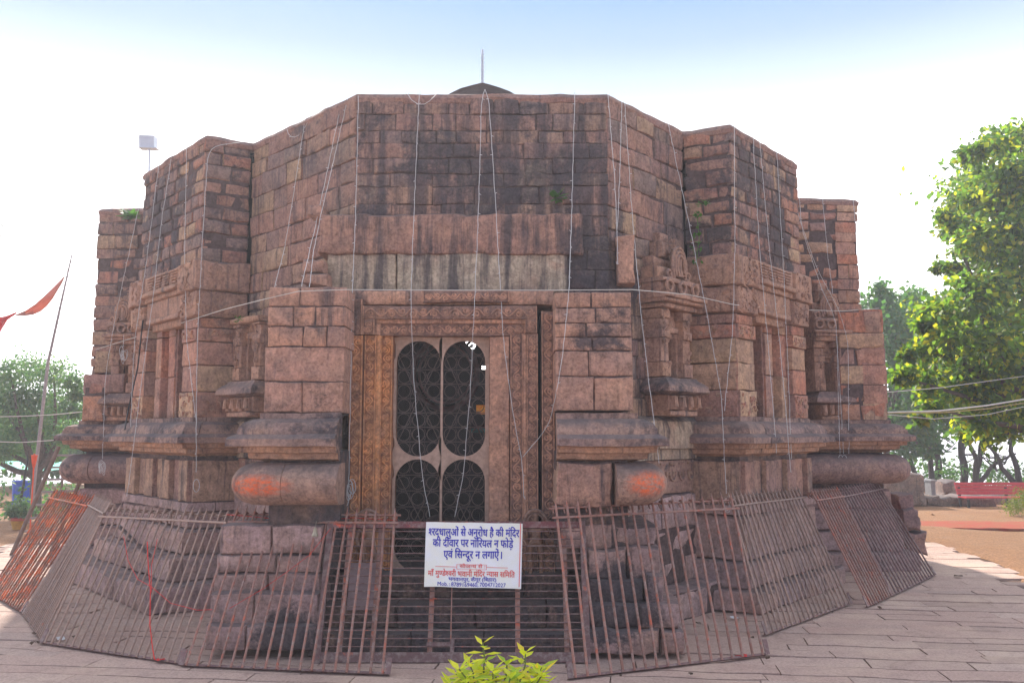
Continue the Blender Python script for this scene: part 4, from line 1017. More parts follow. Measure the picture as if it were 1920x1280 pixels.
# red thread across the left panel
M['thread'] = plain('red_thread', (.75, .03, .025), .7, var=.15)
def onpanel(Q, px, py, o=.03):
    B0, B1, T0, T1 = Q; n_ = (B1 - B0).cross(T0 - B0).normalized(); n_ = n_ if n_.y < 0 else -n_
    r_ = ray(px, py); c_ = V((0, 0, EZ)); return c_ + r_ * ((B0 + n_ * o - c_).dot(n_) / r_.dot(n_))
w = MB(); tube(w, [onpanel(C_, *p) for p in ((232, 1005), (240, 1050), (258, 1085), (285, 1100), (320, 1130), (370, 1143), (398, 1142))], .002, 5)
tube(w, [onpanel(C_, *p) for p in ((276, 1015), (278, 1060), (282, 1105), (281, 1170), (286, 1215), (290, 1236))], .0035, 5); tube(w, [onpanel(C_, *p) for p in ((295, 1010), (284, 1060), (284, 1110))], .002, 5)
tag(w.build('red_thread', M['thread']), 'loops of red thread tied across the wide left railing panel', 'thread')
w = MB(); tube(w, [onpanel(D_, *p) for p in ((430, 1140), (490, 1105), (540, 1070), (580, 1040), (620, 990))], .0018, 5)
tag(w.build('red_thread', M['thread']), 'thin red thread slanting over the left pilaster railing', 'thread')
w = MB(); tube(w, [onpanel(D_, *p, -.02) for p in ((425, 964), (520, 972), (600, 976), (660, 970), (745, 975))], .003, 5)
tag(w.build('red_thread', M['thread']), 'red thread strung along the spikes left of the banner', 'thread')

# ------------------------------------------------------------------ strings of fairy lights
def strand(label, pts, bundle=None, r=.0028):
    w = MB(); ps = [P(*p) for p in pts]; dense = []
    for a, b in zip(ps, ps[1:]):
        n = max(1, int((b - a).length / .06)); dense += [a.lerp(b, i / n) for i in range(n)]
    dense.append(ps[-1])
    sm = [p.copy() for p in dense]
    for _ in range(4):
        for i in range(1, len(sm) - 1): sm[i] = (sm[i - 1] + sm[i] * 2 + sm[i + 1]) / 4
    sm = [p + V((rnd(-.003, .003), rnd(-.003, .003), 0)) for p in sm]
    tube(w, sm, r, 5)
    for i in range(2, len(sm) - 1, 3):
        d = V((rnd(-1, 1), rnd(-1, .2), rnd(-.6, .3))).normalized(); tube(w, [sm[i], sm[i] + d * .022], [.0035, .002], 4)
    if bundle:
        e = sm[-1]
        for k in range(bundle):
            c = e - V((rnd(-.03, .03), rnd(-.02, .02), .05 + rnd(0, .10))); ax = V((rnd(-1, 1), rnd(-1, 1), rnd(-.3, .3))).normalized(); a2 = V((0, 0, 1))
            tube(w, [c + ax * .03 * math.cos(t) + a2 * .06 * math.sin(t) for t in [R(30 * i) for i in range(12)]], .003, 4, True)
    tag(w.build('fairy_light_string', M['cord']), label, 'light string', 'white fairy light strings hanging on the temple')
S = 7.40
strand('light string ending in a coil beside the left door jamb', [(672, 180, 7.42), (667, 400, 7.3), (660, 560, 7.02), (654, 900, 7.02)], 7)
strand('light string crossing the left door opening', [(786, 172, S), (776, 400, 7.32), (770, 560, 7.08), (776, 720, 7.1), (792, 900, 7.1), (806, 968, 7.05)])
strand('short looped light string at the parapet above the door', [(762, 174, S), (768, 198, 7.42), (782, 211, 7.42), (800, 205, 7.42), (822, 172, S)])
strand('light string down the middle of the door, left leg of the top loop', [(909, 168, S), (903, 172, S), (897, 400, 7.3), (890, 560, 7.08), (883, 720, 7.1), (868, 900, 7.1), (852, 968, 7.05)])
strand('light string down the right door jamb, ending in a slack loop', [(909, 168, S), (916, 172, S), (930, 400, 7.3), (944, 640, 7.08), (962, 780, 7.06), (978, 856, 7.06), (985, 925, 7.04), (974, 950, 7.04), (985, 935, 7.04)])
strand('light string that swings from the right pilaster back to the door jamb', [(1078, 172, S), (1072, 400, 7.3), (1066, 560, 6.69), (1052, 690, 6.66), (1030, 800, 6.9), (980, 856, 7.05)])
strand('short light string with a long loop right of the lintel slab', [(1140, 176, 7.42), (1152, 330, 7.42), (1157, 430, 7.40), (1157, 490, 7.40), (1162, 512, 7.40), (1154, 508, 7.40), (1156, 490, 7.40)])
strand('short light string joining the long loop from the right', [(1166, 190, 7.62), (1162, 330, 7.45), (1157, 430, 7.40)])
strand('light string between right pilaster and gabled shrine', [(1171, 192, 7.6), (1185, 400, 7.6), (1203, 600, 7.35), (1222, 760, 6.9), (1236, 868, 6.85)])
strand('light string crossing the gabled shrine to a knot below the moulding', [(1253, 232, 8.1), (1288, 400, 8.0), (1322, 570, 7.9), (1352, 735, 7.9), (1362, 925, 7.9)], 2)
strand('light string down the near corner of the right bay', [(1377, 236, 8.22), (1378, 480, 8.12), (1374, 620, 8.12), (1358, 770, 7.95)])
strand('first light string on the outer face of the right bay', [(1412, 256, 8.6), (1425, 480, 8.45), (1440, 640, 8.4), (1456, 850, 8.35)])
strand('second light string on the outer face of the right bay', [(1424, 262, 8.72), (1444, 480, 8.6), (1464, 660, 8.5), (1483, 885, 8.4)])
strand('third light string on the outer face, nearest the far corner', [(1456, 280, 9.0), (1470, 520, 8.85), (1478, 700, 8.75), (1484, 860, 8.7)])
strand('light string at the far corner of the right bay, slanting over the shrine', [(1494, 302, 9.4), (1503, 430, 9.3), (1540, 540, 9.7), (1568, 600, 9.8), (1575, 850, 9.9)])
strand('light string slanting from the right bay to the far wall', [(1496, 400, 9.35), (1530, 500, 9.7), (1574, 582, 10.4), (1590, 640, 10.6), (1592, 850, 10.4)])
strand('light string down the middle of the far right wall', [(1542, 366, 10.9), (1552, 480, 10.85), (1566, 580, 10.7), (1582, 850, 10.4)], 2)
strand('light string at the outer edge of the far right wall', [(1600, 374, 10.95), (1608, 480, 10.9), (1614, 570, 10.8)])
strand('slanting light string on the left recess, outer one of the pair', [(641, 190, 7.7), (620, 290, 7.6), (597, 400, 7.5), (565, 537, 6.9)])
strand('slanting light string on the left recess, inner one of the pair', [(652, 184, 7.6), (628, 290, 7.55), (602, 400, 7.33), (588, 470, 7.2), (580, 538, 6.9)])
strand('light string curving down the left recess to the pilaster top', [(572, 224, 8.1), (553, 350, 8.05), (535, 460, 8.0), (515, 538, 7.4)])
strand('short looped light string at the left recess parapet', [(538, 243, 8.3), (540, 262, 8.25), (552, 266, 8.2), (568, 252, 8.15), (584, 216, 8.0)])
strand('light string down the near corner of the left bay', [(478, 263, 8.78), (390, 275, 8.52), (378, 480, 8.42), (370, 640, 8.42), (368, 790, 8.2), (368, 885, 8.15)], 1)
strand('light string on the left bay joining the corner one at the moulding', [(350, 272, 8.9), (346, 480, 8.7), (350, 640, 8.6), (368, 792, 8.25)])
strand('light string over the carved slab of the left bay', [(322, 290, 9.25), (302, 420, 9.1), (287, 560, 8.95), (262, 740, 8.9), (246, 870, 8.8), (238, 930, 8.8)])
strand('light string beside the outer pillar of the left bay', [(298, 303, 9.5), (276, 480, 9.35), (252, 640, 9.3), (245, 800, 9.2)])
strand('light string at the far left corner ending in a coil', [(272, 335, 9.85), (245, 460, 9.8), (215, 600, 10.4), (198, 700, 10.6), (192, 860, 10.7)], 7)
strand('small tangled light string hung beside the far left shrine', [(232, 628, 10.3), (231, 650, 10.3)], 6)
w = MB()
def line(pts, r=.0035): tube(w, [P(*p) for p in pts], r, 5)
line([(180, 655, 11.2), (260, 630, 10.2), (335, 607, 9.0), (420, 580, 8.0), (499, 560, 6.70), (560, 546, 6.70), (650, 543, 6.70), (850, 544, 6.72), (1040, 544, 6.70), (1186, 543, 6.70), (1290, 552, 7.6), (1376, 571, 8.1), (1470, 580, 9.2), (1580, 583, 10.5), (1648, 578, 10.78)])
tag(w.build('span_wire', M['rope']), 'thin cream wire strung right across the temple front above the door', 'wire')
w = MB(); line([(268, 600, 9.6), (258, 690, 9.5), (240, 770, 9.4), (234, 805, 9.1)], .008); tag(w.build('power_cable', M['cable']), 'black cable hanging beside the far left shrine', 'cable')
w = MB(); b = G(236, 985, 0); t_ = P(238, 925, b.y); tube(w, [V((b.x, b.y, 0)), V((b.x, b.y, t_.z))], .012, 6); tube(w, [V((b.x, b.y, t_.z - .02)), V((b.x, b.y, t_.z + .06))], [.05, .06], 10)
tag(w.build('garden_spotlight', M['cable']), 'black spotlight on a short post behind the left railing', 'spotlight')
M['greyp'] = plain('grey_pipe', (.35, .34, .36), .5)
w = MB(); tube(w, [G(318, 1110) + V((0, .3, .02)), P(222, 985, 7.9)], .018, 8); tag(w.build('loose_pipe', M['greyp']), 'grey pipe leaning behind the wide left railing panel', 'pipe')

# ------------------------------------------------------------------ plants
def leaf(m, c, d, up, L, W, mi=0):
    s = d.cross(up).normalized() * W; q = up * L * .12
    a, b, e, f = m.vert(c), m.vert(c + d * L * .45 + s - q * 0), m.vert(c + d * L - q), m.vert(c + d * L * .45 - s)
    mid = m.vert(c + d * L * .45 - q * .8)
    m.face((a, b, mid), mi); m.face((b, e, mid), mi); m.face((e, f, mid), mi); m.face((f, a, mid), mi)
def rdir(zb=0.0):
    while 1:
        v = V((rnd(-1, 1), rnd(-1, 1), rnd(-1, 1)))
        if .1 < v.length < 1: v.z += zb; return v.normalized()
def crown(m, clumps, per, L, W, shell=.5, droop=-.25):
    for (c, r_) in clumps:
        c = V(c)
        for _ in range(int(per * max(.4, (r_ / .55) ** 2))):
            d = rdir(); k = r_ * (shell + (1 - shell) * random.random()) * (1 + .6 * noise.noise(c * 3 + d * 2.2))
            if random.random() < .22: k *= rnd(1.05, 1.55)
            p = c + V((d.x, d.y, d.z * .8)) * k
            ld = (d * .6 + rdir(droop)).normalized(); s = rnd(.6, 1.2); leaf(m, p, ld, rdir(.6), L * s, W * s)
def limb(m, a, b, r0, r1, bend=.12, n=8):
    a, b = V(a), V(b); o1 = rdir() * (b - a).length * bend; ps = []
    for i in range(n + 1):
        t = i / n; ps.append(a.lerp(b, t) + o1 * math.sin(math.pi * t) + V((noise.noise(a + V((t * 5, 0, 0))), noise.noise(a + V((0, t * 5, 3))), 0)) * .05 * (b - a).length * t * (1 - t) * 4)
    tube(m, ps, [r0 + (r1 - r0) * i / n for i in range(n + 1)], 7)
M['bark'] = plain('grey_brown_bark', (.13, .10, .085), .9, var=.45, scale=14, bump=.7)
M['bark_dark'] = plain('dark_bark', (.07, .055, .055), .9, var=.4, scale=14, bump=.6)
M['leaf_big'] = leafmat('broad_yellow_green_leaf', [(.09, .17, .035), (.12, .22, .035), (.07, .14, .045), (.20, .29, .03), (.09, .17, .04), (.38, .40, .03), (.07, .14, .05), (.05, .10, .035), (.36, .32, .03), (.07, .12, .035), (.04, .085, .04), (.06, .11, .035), (.07, .14, .04), (.12, .20, .03)], .6)  # the yellows stand for sunlit leaves, mixed in at random
M['leaf_mid'] = leafmat('mid_green_leaf', [(.06, .15, .06), (.07, .18, .06), (.05, .12, .06), (.13, .21, .05)], .42)
M['leaf_pale'] = leafmat('pale_feathery_leaf', [(.08, .17, .09), (.10, .20, .10), (.06, .14, .09), (.15, .22, .09)], .4)
M['leaf_lime'] = leafmat('lime_leaf', [(.62, .62, .03), (.46, .56, .04), (.72, .64, .05), (.30, .44, .04), (.75, .52, .04)], .4)
M['leaf_weed'] = leafmat('weed_leaf', [(.06, .16, .03), (.09, .22, .04), (.05, .13, .04)], .35)
# big tree at the right edge
YT = 14.0
t = thing('broadleaf_tree', 'large broad leaved tree with some leaves coloured sunlit yellow at the right edge', 'tree', (9.4, 14.6, 0))
cl = []
for (px, py, r_) in ((1892, 262, 40), (1850, 300, 34), (1880, 340, 55), (1812, 375, 32), (1840, 400, 44), (1900, 430, 70), (1798, 428, 26), (1832, 470, 44), (1880, 520, 70), (1845, 560, 52), (1790, 560, 40), (1750, 600, 40), (1800, 625, 55), (1870, 620, 76), (1722, 640, 26), (1738, 690, 36), (1790, 700, 55), (1850, 710, 65), (1910, 700, 62), (1700, 665, 16), (1712, 705, 18), (1770, 655, 40), (1820, 560, 55), (1770, 500, 16), (1785, 395, 16), (1830, 280, 16), (1860, 255, 30), (1905, 300, 50), (1845, 350, 45), (1870, 460, 60), (1905, 370, 55), (1815, 520, 36), (1760, 580, 34), (1815, 450, 36), (1758, 745, 28), (1840, 800, 30), (1890, 800, 30), (1740, 770, 16), (1810, 770, 42), (1870, 780, 40), (1915, 770, 40), (1720, 590, 20)):
    for _ in range(2):
        Y = YT + rnd(-1.0, 1.0); c = P(px + rnd(-14, 14), py + rnd(-12, 12), Y); cl.append((c, r_ / FPX * Y * .95))
for _ in range(34):
    cl.append((V((rnd(8.8, 12.2), rnd(12.6, 17), rnd(2.6, 6.6))), rnd(.5, .8)))
cl = [(c + rdir() * .12, r_ * rnd(.8, 1.25)) for c, r_ in cl]; w = MB(); crown(w, cl, 430, .125, .042, .15); w.build('crown', M['leaf_big'], t)
w = MB(); tr = V((9.6, 14.8, -.05)); tube(w, [tr, tr + V((.05, 0, .8)), tr + V((-.05, .1, 1.8))], [.26, .2, .17], 10)
for (c, r_) in cl[::4]: limb(w, tr + V((-.05, .1, 1.75)), c, .07, .012, .1)
w.build('trunk', M['bark'], t)
# trees beyond, right
def tree(name, label, base, clumps, per, L, W, leaf_m, bark='bark', r0=.12, fork=1.2, group='trees beyond the yard on the right', every=2):
    per = int(per * 2.8); W *= 1.25
    base = V(base); t = thing(name, label, 'tree', base, group); w = MB(); crown(w, clumps, per, L, W, .25); w.build('crown', leaf_m, t)
    w = MB(); top = base + V((rnd(-.2, .2), 0, fork)); limb(w, base - V((0, 0, .2)), top, r0, r0 * .7, .05)
    for (c, r_) in clumps[::every]: limb(w, top - V((0, 0, rnd(0, fork * .3))), c, r0 * .5, .015, .12)
    w.build('trunk', M[bark], t)
def pclumps(lst, Y, dy, k=1): 
    out = []
    for (px, py, r_) in lst:
        y_ = Y + rnd(-dy, dy); out.append((P(px, py, y_), r_ / FPX * y_))
    return out
g0 = lambda px, Y: V((XP(px, Y), Y, gz(XP(px, Y), Y)))
tree('green_tree', 'dense green tree rising just behind the right end wall', g0(1668, 25), pclumps([(1640, 570, 32), (1665, 600, 42), (1650, 640, 40), (1690, 650, 45), (1660, 690, 45), (1700, 710, 45), (1640, 740, 30), (1675, 760, 45), (1710, 775, 40), (1690, 590, 30), (1650, 540, 18), (1640, 790, 30), (1680, 820, 30), (1700, 620, 40), (1725, 680, 40), (1720, 740, 40), (1740, 640, 35), (1630, 600, 20), (1665, 560, 25), (1710, 560, 30), (1720, 820, 30), (1650, 830, 30), (1690, 800, 40), (1730, 800, 35), (1660, 790, 35), (1700, 840, 28), (1745, 840, 25)], 25, 1.2), 150, .17, .05, M['leaf_mid'], fork=2.2)
tree('green_tree', 'green tree with a forked dark trunk behind the hanging foliage', g0(1748, 27), pclumps([(1720, 600, 40), (1750, 650, 45), (1730, 700, 45), (1770, 720, 45), (1740, 770, 42), (1780, 790, 35), (1720, 800, 30), (1710, 560, 25), (1800, 750, 40)], 27, 1.2), 150, .17, .05, M['leaf_mid'], 'bark_dark', fork=2.0)
tree('green_tree', 'green tree whose straight trunk stands left of the red bench', g0(1800, 26), pclumps([(1800, 700, 45), (1840, 740, 50), (1790, 780, 35), (1850, 800, 28), (1880, 760, 45), (1920, 780, 40), (1760, 680, 45), (1820, 700, 50), (1870, 720, 50), (1770, 620, 40), (1900, 740, 50)], 26, 1.0), 130, .16, .05, M['leaf_mid'], 'bark_dark', fork=2.4)
def bare(label, base, tips, r0, group='bare trees behind the red bench', name='bare_tree'):
    base = V(base); t = thing(name, label, 'tree', base, group); w = MB(); ends = []
    for tp in tips:
        limb(w, base - V((0, 0, .2)), tp, r0, r0 * .3, .14, 10)
        for _ in range(4):
            st = base.lerp(tp, rnd(.45, .95)); e = st + rdir(.4) * rnd(.5, 1.2); limb(w, st, e, r0 * .3, .008, .15, 6)
            for _ in range(2): limb(w, st.lerp(e, rnd(.4, .9)), e + rdir(.2) * rnd(.2, .5), .012, .005, .1, 4)
    w.build('trunk', M['bark_dark'], t)
bare('bare grey tree curving up behind the left end of the red bench', g0(1822, 25), [P(1850, 800, 25), P(1905, 850, 25.5), P(1790, 790, 25)], .09)
bare('bare tree with arching limbs at the far right behind the bush', g0(1905, 24), [P(1830, 800, 24), P(1880, 790, 24.5), P(1960, 780, 24)], .10)
bare('slim bare tree close behind the grey block wall', g0(1740, 26), [P(1700, 800, 26), P(1755, 790, 26)], .10)
# low scrub along the crest
w = MB(); cl2 = [(g0(px, 27) + V((0, rnd(-1, 1), rnd(.2, .9 if px < 1790 else .5))), rnd(.35, .8 if px < 1790 else .6)) for px in range(1630, 2150, 10)]
crown(w, cl2, 90, .14, .04, .3); tag(w.build('scrub', M['leaf_mid']), 'low green scrub along the crest behind the bench', 'scrub', kind='stuff')
# left tree
tree('feathery_tree', 'pale green feathery tree at the left edge beyond the temple', g0(70, 17.5), pclumps([(20, 700, 40), (60, 690, 36), (100, 700, 36), (135, 715, 28), (-30, 720, 50), (10, 750, 50), (60, 745, 50), (110, 755, 45), (140, 770, 22), (30, 800, 48), (80, 805, 45), (120, 815, 35), (-20, 810, 50), (0, 840, 30), (-80, 760, 60), (50, 840, 30), (100, 845, 24), (145, 740, 18)], 17.5, 1.0), 520, .085, .018, M['leaf_pale'], r0=.13, fork=1.0, group=None)
tree('green_tree', 'darker green tree further back on the left', g0(-10, 27), pclumps([(10, 780, 60), (60, 800, 60), (110, 800, 55), (150, 830, 50), (-40, 790, 60), (80, 850, 50), (20, 850, 50), (150, 870, 30), (110, 870, 30)], 27, 1.5), 150, .17, .05, M['leaf_mid'], group=None)
# bare twigs, top left
t = thing('bare_tree', 'bare twigs of a leafless tree reaching in at the upper left', 'tree', (-8.5, 11, 0))
w = MB(); b0 = V((-8.6, 11, 0)); limb(w, b0 - V((0, 0, .05)), P(-170, 500, 11), .12, .07, .04); st = P(-170, 500, 11)
for (a, b) in (((0, 420), (46, 446)), ((0, 440), (24, 470)), ((-20, 350), (26, 318)), ((-20, 345), (12, 340)), ((-10, 380), (20, 385))):
    m_ = P(*a, 11); limb(w, st, m_, .03, .008, .06); limb(w, m_, P(*b, 11), .007, .003, .08)
w.build('trunk', M['bark'], t)
# foreground lime shrub
YF = 4.75
t = thing('lime_shrub', 'lime yellow leafy shrub tip at the bottom edge before the gate', 'shrub', (XP(930, YF, 1280), YF, 0))
w = MB(); wl_ = MB(); root = V((XP(930, YF, 1280), YF, 0))
stems = [P(905, 1205, YF), P(985, 1222, YF + .1), P(880, 1243, YF - .1), P(950, 1240, YF), P(855, 1262, YF), P(1015, 1250, YF), P(925, 1256, YF - .2), P(975, 1268, YF - .15), P(1000, 1272, YF - .1), P(870, 1275, YF - .2)] + [P(rnd(842, 1026), rnd(1250, 1290), YF + rnd(-.25, .15)) for _ in range(16)]
for s in stems:
    limb(w, root + V((rnd(-.03, .03), rnd(-.03, .03), 0)), s, .008, .004, .06)
    for k in range(22):
        c = root.lerp(s, 1 - (k / 22) * .5); a = k * 2.4 + rnd(-.3, .3); el_ = rnd(-.15, .5) if k > 2 else rnd(.4, 1.1)
        d = V((math.cos(a), math.sin(a), el_)).normalized(); leaf(wl_, c, d, V((0, 0, 1)), rnd(.075, .115), rnd(.017, .024))
w.build('stem', plain('green_stem', (.16, .2, .05), .6), t); wl_.build('leaves', M['leaf_lime'], t)
# bush right, weeds on the masonry, potted plant
t = thing('round_bush', 'round green bush at the right edge beside the red bench', 'bush', (XP(1915, 17.4, 950), 17.4, 0)); b = V(t.location)
w = MB(); crown(w, [(b + V((0, 0, .25)), .34), (b + V((.25, .1, .25)), .32), (b + V((-.15, 0, .15)), .22), (b + V((.1, 0, .4)), .2)], 1500, .035, .010, .3); w.build('leaves', leafmat('bush_leaf', [(.10, .15, .03), (.14, .20, .03), (.22, .22, .03), (.07, .12, .03)], .35), t)
def weed(label, px, py, Y, n, s, hang=0):
    w = MB(); c0 = P(px, py, Y)
    for k in range(n):
        c = c0 + V((rnd(-.05, .05), 0, -rnd(0, hang) if hang else rnd(-.02, .02))) * (1 if not hang else 1); d = V((rnd(-1, 1), -rnd(.2, .8), rnd(-.3, .9))).normalized()
        leaf(w, c, d, V((0, -.5, 1)).normalized(), s * rnd(.6, 1.2), s * .28)
    if hang: tube(w, [c0 + V((0, .0, 0)), c0 + V((.02, 0, -hang * .5)), c0 + V((-.02, 0, -hang))], .004, 4)
    tag(w.build('wall_weed', M['leaf_weed']), label, 'weed', 'weeds growing in the masonry')
weed('grassy weed on the dark wall right of centre', 1046, 372, 7.47, 16, .12); weed('round leaved weed under the far left parapet', 246, 406, 11.42, 26, .16); weed('creeper hanging in the inner corner of the right bay', 1306, 395, 8.25, 40, .07, .55)
weed('tiny weed on the left shrine roof', 447, 600, 8.0, 14, .05); weed('small sprig of leaves beside the creeper', 1316, 384, 8.2, 14, .08)

# ------------------------------------------------------------------ flags, posts, things at the sides
M['bamboo'] = plain('weathered_bamboo', (.35, .30, .30), .7, var=.3, scale=18)
def flagmat(name, c):
    m, n, l, b = newmat(name); b.inputs['Base Color'].default_value = (*c, 1); b.inputs['Roughness'].default_value = .8
    g = n.new('ShaderNodeNewGeometry'); col = mix(n, l, ramp(n, l, tex(n, l, g.outputs['Position'], 6, 4, .6), [(.4, 0.0), (.7, .5)]), c, tuple(k * .7 for k in c)); l.new(col, b.inputs['Base Color'])
    t = n.new('ShaderNodeBsdfTranslucent'); l.new(col, t.inputs[0]); ms = n.new('ShaderNodeMixShader'); ms.inputs[0].default_value = .5
    l.new(b.outputs[0], ms.inputs[1]); l.new(t.outputs[0], ms.inputs[2]); l.new(ms.outputs[0], n['Material Output'].inputs[0]); return m
Yf = 16.0
t = thing('flagpole', 'bamboo pole with a faded salmon pennant above the left tree', 'flagpole', (P(60, 900, Yf).x, Yf, 0))
w = MB(); a = V((P(60, 900, Yf).x, Yf, 0)); b = P(135, 477, Yf); tube(w, [a, P(90, 680, Yf), P(112, 580, Yf), b], [.035, .028, .022, .012], 7)
for k in range(14): p = P(90, 680, Yf).lerp(b, k / 14); tube(w, [p, p + V((.003, 0, .015))], .03, 7)
w.build('pole', M['bamboo'], t)
def pennant(px_pts, Y, mat, parent=None, nm='flag'):
    w = MB(); top, bot = px_pts; n = len(top); rows = []
    for i in range(n):
        rows.append([w.vert(P(top[i][0] + (bot[i][0] - top[i][0]) * j / 6, top[i][1] + (bot[i][1] - top[i][1]) * j / 6, Y + .12 * math.sin(i * 1.1 + j * .5))) for j in range(7)])
    for a, b in zip(rows, rows[1:]):
        for j in range(6): w.face((a[j], a[j + 1], b[j + 1], b[j]))
    o = w.build(nm, mat, parent); sl = o.modifiers.new('thick', 'SOLIDIFY'); sl.thickness = .004; return o
pennant(([(130, 498), (122, 515), (112, 527), (98, 541), (82, 556), (66, 570), (48, 582), (29, 590)], [(117, 530), (108, 545), (99, 560), (88, 574), (76, 584), (62, 590), (47, 592), (29, 592)]), Yf, flagmat('faded_salmon_cloth', (.60, .24, .17)), t)
t2 = thing('flagpole', 'red pennant flag cut off by the left edge of the view', 'flagpole', (P(-60, 900, Yf).x, Yf + .3, 0))
w = MB(); tube(w, [V((P(-60, 900, Yf).x, Yf + .3, 0)), P(-30, 560, Yf + .3)], [.035, .015], 7); w.build('pole', M['bamboo'], t2)
pennant(([(-34, 575), (-20, 590), (-8, 594), (4, 594), (16, 591), (31, 585)], [(-38, 680), (-20, 650), (-8, 640), (3, 618), (14, 600), (31, 588)]), Yf + .3, flagmat('bright_red_cloth', (.6, .03, .03)), t2)
# floodlight post behind the left bay
Yl = 16.0; b = P(280, 800, Yl); t = thing('light_post', 'white floodlight box on a slim post behind the left bay', 'floodlight', (b.x, Yl, 0))
M['white'] = plain('white_enamel', (.58, .63, .70), .4, var=.08)
w = MB(); tp = P(280, 280, Yl); tube(w, [V((b.x, Yl, 0)), V((tp.x, Yl, tp.z))], .02, 8); w.build('post', M['white'], t)
w = MB(); a, c = P(263, 278, Yl), P(291, 256, Yl); obox(w, V((a.x, Yl - .06, a.z)), V((c.x - a.x, .03, 0)), V((0, .16, 0)), V((0, -.03, c.z - a.z))); obox(w, V((a.x - .005, Yl - .085, a.z - .012)), V((c.x - a.x + .06, .03, 0)), V((0, .18, 0)), V((0, 0, .01))); w.build('lamp_box', M['white'], t)
# bench
M['redpaint'] = plain('red_paint', (.62, .05, .07), .45, var=.15, scale=20); M['blackmetal'] = plain('black_metal', (.03, .03, .035), .5)
b = G(1812, 951); Yb = b.y; t = thing('park_bench', 'red slatted bench on black legs in the right background', 'bench', (b.x + .9, Yb, 0))
Wb = 2.2; zt = ZP(908, Yb); zs_ = ZP(933, Yb)
w = MB()
for k in range(4): z = zs_ + .05 + k * (zt - zs_ - .09) / 3; obox(w, (b.x, Yb + .36 + .03 * k, z), (Wb, 0, 0), (0, .025, 0), (0, .008, .06))
w.build('backrest', M['redpaint'], t); w = MB()
for k in range(4): obox(w, (b.x, Yb + .09 * k, zs_ - .01), (Wb, 0, 0), (0, .075, 0), (0, 0, .025))
w.build('seat', M['redpaint'], t)
for x in (.05, Wb * .5, Wb - .08):
    for y in (.02, .36):
        w = MB(); obox(w, (b.x + x, Yb + y, -.03), (.05, 0, 0), (0, .04, 0), (0, .05 if y > .2 else 0, (zt - .05) if y > .2 else zs_ - .012)); w.build('leg', M['blackmetal'], t)
# rubble, low wall, grey block, box
M['greystone'] = stone('grey_rubble_stone', [(.24, .2, .19), (.28, .22, .2), (.2, .17, .17)], .3, .2, 1.0)
def rock(label, px0, px1, py0, py1, Y, d, name='stone_block', cat='stone', r=.12, rough=.05, group='loose stones by the bench', tilt=0):
    w = MB(); x0, x1 = XP(px0, Y, py1), XP(px1, Y, py1); z0, z1 = max(ZP(py1, Y), -.05), ZP(py0, Y)
    block(w, V((x0, Y, z0)), V((math.cos(tilt), 0, math.sin(tilt))).normalized(), NY, x1 - x0, z1 - z0, d, r, rough, cell=.08, back=True); o = w.build(name, M['greystone']); tag(o, label, cat, group); return o
rock('long low grey stone slab lying left of the bench', 1742, 1868, 931, 948, 19.6, .8, r=.05)
rock('grey boulder tilted on top of the low slab', 1770, 1797, 903, 930, 20.6, .6, tilt=.12, r=.15)
rock('smaller dark stone leaning against the tilted boulder', 1792, 1822, 913, 932, 20.4, .5, r=.1)
rock('dark stone lying under the right half of the bench', 1862, 1900, 930, 950, 20.2, .6, r=.12)
rock('square grey rubble masonry block wall behind the corner stones', 1660, 1738, 888, 948, 19.5, 1.2, 'low_wall', 'wall', .10, .04, None)
w = MB(); x0 = XP(1738, 19.8); box(w, (x0, 19.8, .0), (x0 + .1, 20.1, ZP(902, 19.8))); box(w, (x0 - .02, 19.75, ZP(902, 19.8)), (x0 + .12, 20.15, ZP(899, 19.8))); tag(w.build('meter_box', M['greyp']), 'narrow grey metal box beside the square block wall', 'metal box')
# red carpet strip on the soil
M['carpet'] = plain('red_carpet', (.34, .085, .075), .95, scale=5, col2=(.27, .13, .085), bump=.5)
w = MB(); a, b, c, d_ = G(1690, 975), G(2050, 978), G(2050, 992), G(1690, 987); N_ = 24; rowsA = []
for (p, q) in ((a, b), (d_, c)): rowsA.append([w.vert((p.lerp(q, i / N_).x, p.lerp(q, i / N_).y + .06 * noise.noise(V((i * .5, p.y, 0))), -.005 + .012 * noise.noise(V((i * .9, p.y, 2))))) for i in range(N_ + 1)])
for i in range(N_): w.face((rowsA[0][i], rowsA[0][i + 1], rowsA[1][i + 1], rowsA[1][i]))
lo = [[w.vert((w.v[k][0], w.v[k][1], -.06)) for k in rw] for rw in rowsA]
for rw, l_ in zip(rowsA, lo):
    for i in range(N_): w.face((rw[i], rw[i + 1], l_[i + 1], l_[i]))
tag(w.build('carpet_strip', M['carpet']), 'long faded red carpet strip laid on the soil before the bench', 'carpet')
# wires across the trees, right and left
def wire(label, pts, r=.012, mat='rope', grp='overhead wires'):
    w = MB(); ps = []
    for (a, b) in zip(pts, pts[1:]): ps += [P(a[0] + (b[0] - a[0]) * i / 8, a[1] + (b[1] - a[1]) * i / 8, a[2] + (b[2] - a[2]) * i / 8) for i in range(8)]
    ps.append(P(*pts[-1])); tube(w, ps, r, 5); tag(w.build('overhead_wire', M[mat]), label, 'wire', grp)
M['yrope'] = plain('yellow_grey_cable', (.42, .33, .12), .6)
wire('thick pale cable sagging from the right end wall to the big tree', [(1664, 773, 11.0), (1760, 770, 11.6), (1850, 760, 12.2), (2000, 735, 13)], .012)
wire('yellow cable just under the thick pale one on the right', [(1664, 774, 11.0), (1770, 773, 11.6), (1850, 766, 12.2), (2000, 743, 13)], .008, 'yrope')
wire('thin lowest wire crossing the right trees', [(1664, 777, 11.0), (1750, 785, 11.6), (1850, 777, 12.2), (2000, 745, 13)], .005)
